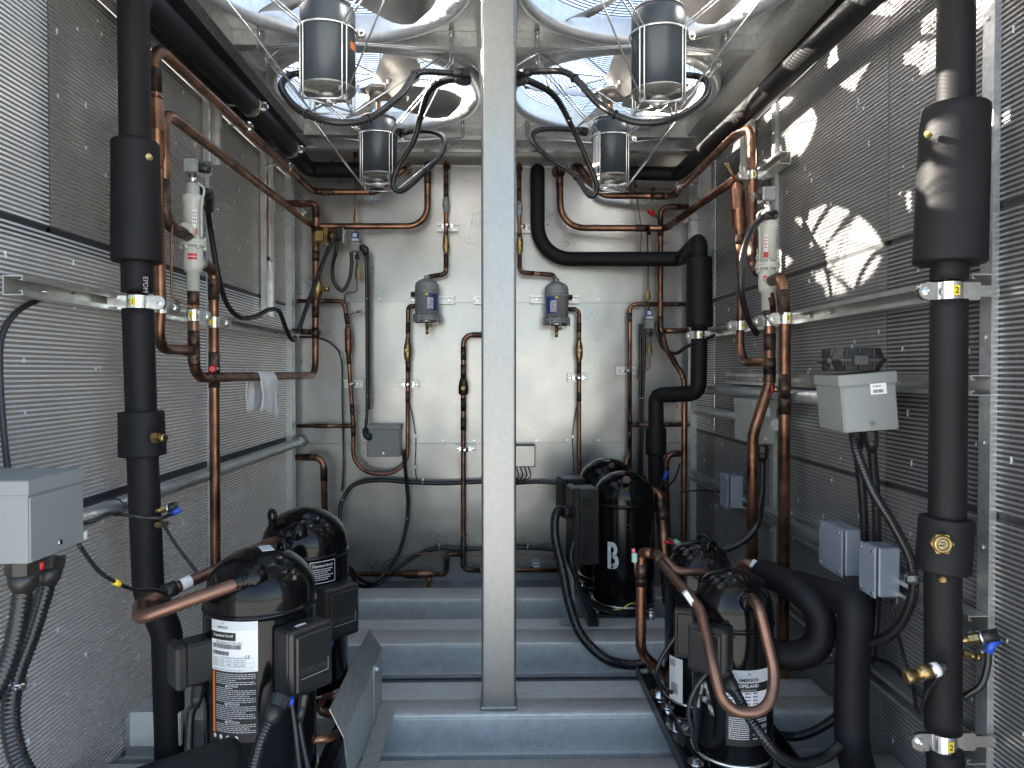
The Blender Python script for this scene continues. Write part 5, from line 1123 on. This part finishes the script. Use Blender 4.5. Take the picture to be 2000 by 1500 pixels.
t, L = enclosure('grey enclosure on the back wall above the copper U bend', P(752, 860, D - .05) , (.162, .085, .155), (0, 0, 0), (0, -1))
def jbox(label, c, size, m='bluegrey'):
    c = V(c); w_, d_, h_ = size; t = thing('junction_box', label, 'junction box', c, 'small blue grey junction boxes')
    part('case', MB().box(c + V((.006, 0, 0)), (w_ - .012, d_, h_), None, .003), M[m], t); p = part('cover', MB().box(c + V((-w_ / 2 + .003, 0, 0)), (.005, d_ + .004, h_ + .004), None, .0015), M[m], t)
    for sy in (-.38, .38):
        for sz in (-.42, .42): part('screw', MB().cyl(c + V((-w_ / 2, sy * d_, sz * h_)), c + V((-w_ / 2 - .002, sy * d_, sz * h_)), .0042, 10), M['steel'], p)
    return t
jbox('small junction box on the lower strut rail far back near compressor B', (.915, 2.74, .60), (.062, .09, .125))
jbox('small junction box hung on the conduits, farther of the two under the black case', (.905, 1.845, .598), (.056, .125, .118))
jbox('small junction box hung on the conduits, nearer of the two under the black case', (.906, 1.655, .594), (.062, .068, .115))
t = thing('steel_box', 'flat steel utility box with looping wires peeking out beside the square post', 'electrical box', P(1020, 890, 3.55)); q = P(1020, 890, 3.55)
part('case', MB().bb(q + V((-.08, -.02, -.055)), q + V((.065, .045, .055))), M['dark'], t); part('cover', MB().bb(q + V((-.075, -.024, -.050)), q + V((.060, -.0205, .050))), M['sheet'], t)
for k in range(4): part('wire', MB().sweep(spline([q + V((-.03 + k * .02, -.0, -.055)), q + V((-.02 + k * .02, -.03, -.10)), q + V((-.05 + k * .01, -.03, -.135))], 6), .0035, 6), M['cable'], t)
# black carrying case on the enclosure
cs = thing('carrying_case', 'small hard black plastic case lying on the grey enclosure lid', 'case', (.825, 1.63, 1.062)); Rm = Matrix.Rotation(radians(-14), 3, 'Z'); c0 = V((.822, 1.625, 1.0625))
def cb(x, y, z, a, b, h, bev=.008): return (c0 + Rm @ V((x, y, z)), (a, b, h), Rm, bev)
def taper(z0, z1, a0, b0, a1, b1):
    mb = MB(); ch = .016
    def ring(a, b, z): return [c0 + Rm @ V((x, y, z)) for x, y in ((a - ch, b), (-a + ch, b), (-a, b - ch), (-a, -b + ch), (-a + ch, -b), (a - ch, -b), (a, -b + ch), (a, b - ch))]
    return mb.add(ring(a0, b0, z0) + ring(a1, b1, z1), [tuple(range(8)), tuple(range(8, 16))[::-1]] + [(i, (i + 1) % 8, 8 + (i + 1) % 8, 8 + i)[::-1] for i in range(8)])
part('lower_shell', taper(.001, .022, .046, .062, .055, .072), M['plastic'], cs); part('upper_shell', taper(.027, .052, .055, .072, .047, .062), M['plastic'], cs); part('seam_flange', taper(.0222, .0268, .058, .075, .058, .075), M['plastic'], cs)
part('hinge_bar', MB().cyl(c0 + Rm @ V((-.061, -.06, .024)), c0 + Rm @ V((-.061, .06, .024)), .0055, 10), M['plastic'], cs)
for y in (-.042, .012, .044):
    for z, h in ((.012, .020), (.040, .022)): part('rib', MB().box(*cb(-.0515, y, z, .012, .006, h, .002)), M['plastic'], cs)
for x in (-.028, .0, .028):
    for z, h in ((.012, .020), (.040, .024)): part('rib', MB().box(*cb(x, -.0675, z, .006, .012, h, .002)), M['plastic'], cs)
part('latch', MB().box(*cb(.0, -.078, .024, .034, .010, .026, .003)), M['plastic'], cs)
# ================================================================== conduits and cables
def ribbed(pts, r, pitch=.0062, amp=.10, n=10, seg=12):
    p = resample(spline(pts, n), pitch / 3); rr = [r * (1 + amp * (1, .2, -1)[i % 3] * .8) for i in range(len(p))]; return MB().sweep(p, rr, seg)
def conduit(label, pts, r=.010, gland0=None, gland1=None, ties=(), group=None, pitch=.0062, cat='conduit'):
    t = thing('flexible_conduit', label, cat, pts[-1], group); part('tube', ribbed(pts, r, pitch), M['conduit'], t)
    for g_, a, b in ((gland0, pts[0], pts[1]), (gland1, pts[-1], pts[-2])):
        if g_:
            d = (V(b) - V(a)).normalized(); a = V(a)
            part('gland', MB().cyl(a - d * .012, a + d * .010, r * 1.75, 8, r * 1.75, False).prof(a + d * .010, a + d * .042, [(0, r * 1.6), (.5, r * 1.5), (1, r * 1.1)], 16), M['plastic'], t)
    sp = spline(pts, 8)
    for q in ties: i = min(range(len(sp) - 1), key=lambda k: (sp[k] - V(q)).length); part('tie', MB().torus(sp[i], sp[i + 1] - sp[i], r * 1.25, .0018, 20, 6).cyl(sp[i] + V((0, -r * 1.2, -.004)), sp[i] + V((.004, -r * 1.3, -.016)), .0018, 6), M['cable'], t)
    return t
def cable(label, pts, r=.005, m='cable', ties=(), cat='cable', name='cable', group=None):
    sp = spline(pts, 10); t = thing(name, label, cat, pts[-1], group); part('sheath', MB().sweep(sp, r, 10), M[m], t)
    for q in ties: i = min(range(len(sp) - 1), key=lambda k: (sp[k] - V(q)).length); part('clip', MB().torus(sp[i], sp[i + 1] - sp[i], r * 1.3, .0022, 18, 6).box(sp[i] + V((.0, .0, r + .008)), (.010, .004, .014)), M['steel'], t)
    return t
# motor leads
conduit('ribbed conduit from the post beam looping under the near motor on the bright-coil side', [P(908, 143, 2.1), P(870, 142, 2.08), P(815, 143, 2.02), P(782, 185, 1.92), P(720, 232, 1.84), P(650, 238, 1.80), P(585, 215, 1.84), P(550, 172, 1.92), P(565, 148, 2.02), P(600, 140, 2.04)], .0088, 1, ties=[P(815, 145, 2.0), P(600, 220, 1.83), P(720, 232, 1.84)])
conduit('ribbed conduit hanging in a long hook beside the far motor of the bright-coil side', [P(908, 156, 2.12), P(872, 157, 2.2), P(838, 178, 2.35), P(822, 225, 2.45), P(808, 275, 2.5), P(778, 325, 2.55), P(768, 362, 2.56), P(785, 373, 2.58), P(820, 345, 2.62), P(862, 300, 2.68), P(866, 270, 2.7), P(838, 256, 2.72), P(780, 258, 2.78)], .0098, 1, 1, ties=[P(835, 330, 2.63)])
conduit('ribbed conduit from the post beam looping under the near motor on the sunlit side', [P(1012, 143, 2.1), P(1045, 140, 2.08), P(1100, 140, 2.02), P(1130, 160, 1.95), P(1172, 205, 1.86), P(1235, 237, 1.80), P(1310, 233, 1.80), P(1370, 198, 1.88), P(1383, 165, 1.96), P(1365, 150, 2.02), P(1335, 146, 2.04)], .0088, 1, ties=[P(1120, 150, 1.97), P(1205, 225, 1.82)])
conduit('ribbed conduit hanging in a long hook beside the far motor of the sunlit side', [P(1012, 157, 2.12), P(1040, 161, 2.2), P(1085, 190, 2.35), P(1118, 250, 2.45), P(1150, 320, 2.52), P(1166, 365, 2.55), P(1152, 382, 2.57), P(1120, 340, 2.62), P(1065, 302, 2.66), P(1040, 272, 2.7), P(1052, 254, 2.72), P(1100, 252, 2.75), P(1140, 257, 2.78)], .0098, 1, 1, ties=[P(1102, 240, 2.42), P(1120, 342, 2.6)])
# big enclosure on the bright side
conduit('fat ribbed conduit with a big gland dropping from the grey enclosure by the open end', [P(45, 1108, 1.25), P(45, 1150, 1.25), P(28, 1250, 1.24), P(0, 1330, 1.22), P(-40, 1400, 1.2)], .0155, 1, pitch=.008)
conduit('fat ribbed conduit strapped to the coil, dropping from the grey enclosure by the open end', [P(96, 1098, 1.34), P(88, 1150, 1.33), P(62, 1235, 1.31), P(30, 1325, 1.28), P(20, 1400, 1.26), P(32, 1470, 1.24), P(60, 1530, 1.22)], .0155, 1, pitch=.008)
t = thing('conduit_strap', 'shiny zinc strap round the fat conduit under the open-end enclosure', 'strap', P(30, 1338, 1.27)); part('band', MB().cyl(P(31, 1328, 1.28), P(27, 1346, 1.28), .0185, 20), M['steel'], t); part('ear', MB().box(P(5, 1340, 1.27), (.028, .004, .018)), M['steel'], t)
t = thing('indicator', 'red plastic plug tucked between the two conduit glands of the open-end enclosure', 'plug', P(79, 1103, 1.26)); part('cap', MB().cyl(P(79, 1097, 1.26), P(79, 1112, 1.26), .0055, 12), M['red'], t); part('lead', MB().sweep(spline([P(79, 1110, 1.26), P(72, 1125, 1.26), P(58, 1128, 1.26)], 4), .0022, 6), M['cable'], t)
cable('black cable arching from the open-end enclosure up to the bright coil strut rail', [P(16, 922, 1.42), P(8, 850, 1.44), P(0, 740, 1.46), P(3, 660, 1.48), P(30, 612, 1.52), P(70, 588, 1.58), P(110, 576, 1.66), P(142, 572, 1.72)], .0062, ties=())
t = cable('thin black sensor cable sagging from the enclosure to the taped discharge loop, with yellow tag', [P(153, 1062, 1.38), P(190, 1112, 1.42), P(228, 1138, 1.46), P(265, 1152, 1.52), P(300, 1152, 1.58), P(325, 1160, 1.62)], .0042); part('yellow_tag', MB().sweep([P(222, 1135, 1.455), P(234, 1141, 1.467)], .0062, 10), M['yellow'], t)
t = cable('black corrugated sensor lead crossing the insulated riser to a blue plug', [P(158, 1022, 1.40), P(180, 1018, 1.45), P(215, 1003, 1.62), P(260, 1008, 1.68), P(310, 1012, 1.70), P(335, 1004, 1.74)], .0045)
def sensor(label, a, b, grp='pressure sensors with blue plugs', r=.010):
    a, b = V(a), V(b); d = (b - a).normalized(); t = thing('pressure_sensor', label, 'pressure sensor', a, grp)
    part('stem', MB().cyl(a, a.lerp(b, .35), r * .6, 8).cyl(a.lerp(b, .25), a.lerp(b, .5), r, 6, r, False), M['brass'], t); part('housing', MB().cyl(a.lerp(b, .5), b, r * 1.15, 16), M['plastic'], t); part('collar', MB().cyl(a.lerp(b, .52), a.lerp(b, .60), r * 1.35, 16), M['steel'], t); return t
t = sensor('pressure sensor with blue plug on the riser beside the bright coil', P(305, 998, 1.77), P(347, 988, 1.78)); part('blue_plug', MB().cyl(P(336, 1004, 1.755), P(352, 994, 1.76), .0075, 10), M['blue'], t)
fitting(t, P(306, 1026, 1.775), 'brass', .008, P(330, 1022, 1.76) - P(306, 1026, 1.775), .035)
cable('thin black lead slanting from the riser sensor down to the discharge loop', [P(312, 1012, 1.745), P(345, 1065, 1.72), P(388, 1122, 1.70)], .004)
# compressor leads, near large pair
conduit('ribbed conduit with ribbed gland under the terminal box of the rating plate compressor', [P(545, 1372, 1.44), P(530, 1402, 1.42), P(508, 1450, 1.39), P(490, 1520, 1.36)], .0115, 1)
conduit('slim ribbed lead with blue cap below the same terminal box', [P(569, 1372, 1.46), P(575, 1410, 1.45), P(582, 1470, 1.43), P(590, 1540, 1.40)], .0052, pitch=.004)
t = thing('blue_cap', 'bright blue cap on the slim lead under the embossed terminal box', 'cap', P(568, 1370, 1.46)); part('cap', MB().cyl(P(568, 1363, 1.46), P(569, 1378, 1.46), .0065, 12), M['blue'], t)
conduit('second slim ribbed lead beside the blue capped one', [P(592, 1368, 1.47), P(585, 1410, 1.46), P(595, 1470, 1.44), P(612, 1545, 1.40)], .0058, 1, pitch=.004)
conduit('short lead with a rubber boot below the module box of the rating plate compressor', [P(387, 1345, 1.55), P(383, 1372, 1.55), P(372, 1402, 1.55), P(368, 1490, 1.55)], .0085, 1)
t = cable('thin lead with a blue boot under the terminal box of the rear big compressor', [P(648, 1236, 1.95), P(646, 1262, 1.95), P(645, 1310, 1.96), P(650, 1380, 1.98)], .0035); part('blue_boot', MB().cyl(P(648, 1240, 1.95), P(647, 1262, 1.95), .0058, 10), M['blue'], t)
pipe('small brown copper hoop beside the deflector plate', [P(665, 1355, 1.78), P(632, 1362, 1.80), P(622, 1390, 1.80), P(650, 1398, 1.79), P(672, 1392, 1.77)], .0085, m='copperdull', bend=.02)
pipe('short copper spigot low behind the deflector plate tip', [P(612, 1444, 1.52), P(640, 1444, 1.54), P(672, 1424, 1.60)], .0085, bend=.03)
# back wall cables
cb_ = cable('black twin cable hanging straight from the pilot solenoid to the grey back wall enclosure', [P(708, 488, 3.50), P(714, 500, 3.50), P(716, 560, 3.52), P(717, 700, 3.53), P(717, 800, 3.52), P(714, 850, 3.50), P(724, 858, 3.50)], .0082, ties=[P(716, 580, 3.52), P(717, 772, 3.53)])
part('second_core', MB().sweep(spline([p + V((.011, .004, 0)) for p in (P(714, 500, 3.50), P(716, 560, 3.52), P(717, 700, 3.53), P(717, 800, 3.52))], 8), .0055, 8), M['cable'], cb_)
for (px, py) in ((706, 484), (714, 849)): part('elbow', MB().sweep(fillet([P(px - 3, py, 3.49), P(px + 9, py, 3.49), P(px + 9, py + 14, 3.50)] if py < 600 else [P(px, py - 12, 3.50), P(px, py + 4, 3.49), P(px + 12, py + 4, 3.49)], .015), .0155, 10), M['plastic'], cb_)
cable('black cable hanging in a loop between the brass solenoid and the pilot solenoid', [P(659, 470, 3.44), P(657, 490, 3.45), P(650, 520, 3.48), P(652, 550, 3.50), P(668, 568, 3.51), P(682, 548, 3.51), P(687, 515, 3.50), P(686, 492, 3.49)], .0092)
t = cable('black cable swinging from the brass solenoid down across the corner and along the strut rail', [P(657, 455, 3.40), P(640, 490, 3.36), P(615, 555, 3.30), P(592, 620, 3.24), P(580, 658, 3.20), P(570, 663, 3.12), P(558, 640, 3.05), P(545, 608, 2.98), P(525, 605, 2.90), P(500, 618, 2.78), P(470, 620, 2.66), P(445, 596, 2.58), P(428, 545, 2.50), P(410, 440, 2.42), P(404, 385, 2.30), P(398, 372, 2.24)], .0095); part('collar', MB().cyl(P(577, 660, 3.16), P(581, 652, 3.2), .0115, 12), M['steel'], t)
part('elbow_boot', MB().sweep(fillet([P(390, 376, 2.2), P(409, 378, 2.27), P(408, 408, 2.34)], .02), .017, 12), M['plastic'], t)
cable('black cable bundle arching across the back wall behind the copper pipe to the post', [P(664, 1030, 3.5), P(666, 985, 3.52), P(690, 948, 3.54), P(740, 938, 3.55), P(800, 942, 3.55), P(870, 944, 3.55), P(960, 940, 3.55)], .0105, ties=[P(670, 975, 3.53), P(825, 942, 3.55)])
cable('black cable running level from the post to the lettered compressor pair', [P(1005, 944, 3.55), P(1060, 942, 3.55), P(1135, 948, 3.5)], .0085)
cable('black cable falling in an S from the back wall enclosure to the floor', [P(788, 880, 3.50), P(793, 930, 3.53), P(797, 985, 3.55), P(793, 1030, 3.55), P(778, 1082, 3.54), P(752, 1118, 3.52), P(728, 1140, 3.48), P(700, 1128, 3.40), P(684, 1108, 3.34)], .0095, ties=[P(796, 1010, 3.55)])
cable('black cable humped along the foot of the back wall past the post', [P(684, 1112, 3.38), P(700, 1142, 3.44), P(735, 1142, 3.5), P(775, 1112, 3.53), P(820, 1082, 3.55), P(862, 1070, 3.55), P(905, 1073, 3.55), P(1015, 1070, 3.55), P(1085, 1074, 3.5)], .0092, ties=[P(857, 1070, 3.55), P(1033, 1069, 3.55)])
cable('thin black sensor wire dropping from the bright coil corner down the back wall', [P(575, 658, 3.56), P(620, 660, 3.56), P(650, 674, 3.57), P(667, 705, 3.57), P(669, 800, 3.57), P(671, 900, 3.57), P(668, 960, 3.57)], .0048, ties=[P(667, 702, 3.57), P(671, 889, 3.57)])
cable('thin wire zigzagging below the drier outlet bracket on the back wall', [P(797, 776, 3.56), P(806, 815, 3.57), P(812, 860, 3.57), P(811, 915, 3.57), P(820, 945, 3.57), P(860, 942, 3.56)], .0024, ties=[P(812, 855, 3.57), P(811, 913, 3.57)])
cable('thin wire sagging beside the drain line on the sunlit half of the back wall', [P(1128, 785, 3.56), P(1119, 850, 3.57), P(1120, 910, 3.57), P(1112, 932, 3.57), P(1066, 944, 3.56)], .0024, ties=[P(1118, 856, 3.57), P(1118, 921, 3.57)])
for dx, lb in ((0, 'left core of the'), (8, 'right core of the')): cable(f'{lb} black conduit pair dropping straight past the thick black drop', [P(1250 + dx, 632, 3.53), P(1251 + dx * .9, 700, 3.55), P(1250 + dx * .6, 800, 3.55), P(1248 + dx * .6, 930, 3.55)], .0075, ties=[P(1249 + dx, 778, 3.55)])
cable('black cable swagging from the pilot solenoid behind the thick black drop', [P(1282, 628, 3.48), P(1284, 650, 3.48), P(1296, 680, 3.45), P(1320, 690, 3.38), P(1345, 675, 3.28), P(1395, 655, 3.0)], .0088)
# sunlit side conduits
conduit('ribbed conduit dropping straight from the enclosure under the black case, farther one', [P(1672, 850, 1.66), P(1674, 880, 1.67), P(1684, 960, 1.70), P(1689, 1060, 1.74), P(1690, 1180, 1.78), P(1688, 1300, 1.80)], .0100, 1, pitch=.007)
conduit('ribbed conduit dropping straight from the enclosure under the black case, nearer one', [P(1700, 848, 1.62), P(1703, 880, 1.63), P(1710, 960, 1.66), P(1713, 1060, 1.70), P(1712, 1180, 1.74), P(1705, 1260, 1.76), P(1688, 1330, 1.78)], .0100, 1, pitch=.007)
t = conduit('ribbed conduit bowing out in a big arc from the enclosure down behind the mitred insulation', [P(1668, 858, 1.60), P(1676, 890, 1.58), P(1705, 960, 1.55), P(1745, 1025, 1.53), P(1777, 1090, 1.52), P(1784, 1150, 1.53), P(1765, 1210, 1.56), P(1730, 1245, 1.60), P(1680, 1262, 1.66)], .0105, None, pitch=.007)
part('strap', MB().cyl(P(1780, 1122, 1.52), P(1781, 1138, 1.52), .0135, 16).box(P(1778, 1130, 1.505), (.016, .004, .012)), M['steel'], t)
conduit('ribbed conduit with a gland dropping from the half hidden grey enclosure', [P(1489, 878, 2.4), P(1489, 905, 2.4), P(1487, 970, 2.38), P(1478, 1025, 2.3), P(1450, 1058, 2.3), P(1405, 1078, 2.3)], .0115, 1, pitch=.007)
conduit('ribbed conduit with zinc collar curving up into the top of the sunlit grey valve', [P(1508, 420, 2.30), P(1492, 424, 2.28), P(1468, 450, 2.22), P(1450, 500, 2.18), P(1447, 560, 2.18), P(1458, 615, 2.25), P(1478, 652, 2.35)], .0098, 1, pitch=.007)
# compressor leads, sunlit side
conduit('ribbed conduit with gland crossing the maker label of the small compressor', [P(1415, 1322, 1.58), P(1435, 1350, 1.55), P(1460, 1395, 1.53), P(1490, 1440, 1.50), P(1520, 1475, 1.50), P(1560, 1492, 1.52), P(1610, 1480, 1.56), P(1640, 1455, 1.58)], .0115, 1, pitch=.007)
cable('black lead running down the side of the small compressor with silver maker label', [P(1385, 1310, 1.60), P(1358, 1345, 1.60), P(1345, 1390, 1.60), P(1355, 1440, 1.60), P(1362, 1465, 1.62)], .0055)
cable('black lead running down the side of the rear small compressor', [P(1322, 1240, 1.88), P(1292, 1285, 1.88), P(1282, 1320, 1.88), P(1298, 1345, 1.90), P(1312, 1352, 1.92)], .0058)
conduit('ribbed conduit lying along the floor channel behind the small compressor', [P(1515, 1436, 1.86), P(1560, 1438, 1.86), P(1605, 1420, 1.84), P(1645, 1392, 1.82)], .0115, pitch=.007)
conduit('fat black conduit sweeping from the terminal box of compressor B round to the floor channel', [P(1110, 1000, 2.72), P(1088, 1000, 2.66), P(1084, 1045, 2.62), P(1100, 1120, 2.58), P(1112, 1180, 2.52), P(1135, 1240, 2.46), P(1180, 1285, 2.42), P(1225, 1298, 2.42), P(1262, 1296, 2.42)], .0165, 1, pitch=.009)
cable('thinner black lead from compressor B terminal box curling to the crankcase heater', [P(1122, 1058, 2.60), P(1115, 1085, 2.58), P(1122, 1120, 2.58), P(1140, 1165, 2.60), P(1165, 1185, 2.62), P(1200, 1196, 2.66)], .0085)
cable('yellow green earth wire across the base of compressor B', [P(1193, 1192, 2.68), P(1215, 1188, 2.68), P(1232, 1179, 2.69), P(1248, 1179, 2.72)], .0028, 'wireyg')
for pts, lb in (([P(1330, 960, 3.2), P(1380, 958, 2.95), P(1420, 965, 2.80)], 'thin black lead running along the lower strut rail to the far junction box'), ([P(1328, 905, 3.3), P(1318, 935, 3.25), P(1300, 955, 3.2), P(1288, 985, 3.15)], 'thin black lead looping beside the corner elbow'),
                ([P(1520, 1305, 1.85), P(1570, 1303, 1.84), P(1630, 1296, 1.80)], 'thin black lead crossing level behind the curled suction bend'), ([P(1740, 1172, 1.66), P(1752, 1230, 1.62), P(1770, 1300, 1.55), P(1785, 1350, 1.50), P(1790, 1385, 1.40), P(1798, 1388, 1.38), P(1815, 1345, 1.33), P(1850, 1305, 1.30)], 'thin black lead from the nearer junction box to the lower brass sensor'),
                ([P(1705, 1285, 1.72), P(1745, 1300, 1.66), P(1770, 1330, 1.58), P(1810, 1365, 1.52), P(1880, 1355, 1.42)], 'black lead along the wall to the foot of the open-end riser')): cable(lb, pts, .0042)
t = cable('blue and black test lead clipped to the corner elbow behind compressor B', [P(1300, 930, 3.18), P(1290, 950, 3.15), P(1282, 975, 3.12)], .004); part('blue_sleeve', MB().cyl(P(1303, 920, 3.18), P(1297, 938, 3.17), .010, 10), M['blue'], t)
# sensors on the open-end riser
t = sensor('pressure sensor with blue plug near the foot of the open-end riser', P(1872, 1252, 1.35), P(1948, 1240, 1.33), r=.0105); part('blue_plug', MB().sweep(fillet([P(1950, 1250, 1.33), P(1938, 1258, 1.33), P(1930, 1275, 1.33)], .006), .0078, 10), M['blue'], t); part('lead', ribbed([P(1931, 1270, 1.33), P(1928, 1305, 1.33), P(1915, 1340, 1.33), P(1882, 1362, 1.35)], .0062, .004), M['conduit'], t); fitting(t, P(1878, 1276, 1.34), 'brass', .008, P(1908, 1283, 1.34) - P(1878, 1276, 1.34), .036)
t = thing('pressure_sensor', 'big brass pressure sensor jutting across the front of the open-end riser', 'pressure sensor', P(1810, 1320, 1.30)); a, b = P(1768, 1324, 1.30), P(1848, 1302, 1.30)
part('brass_body', MB().prof(a, a.lerp(b, .62), [(0, .011), (.05, .0125), (.35, .0125), (.36, .010), (.6, .010), (.62, .0135), (1, .0125)], 14), M['brass'], t); part('housing', MB().cyl(a.lerp(b, .62), a.lerp(b, .88), .0125, 18), M['steel'], t); part('paper_band', MB().cyl(a.lerp(b, .68), a.lerp(b, .80), .0130, 18), M['white'], t); part('plug', MB().cyl(a.lerp(b, .88), b, .010, 14), M['plastic'], t)
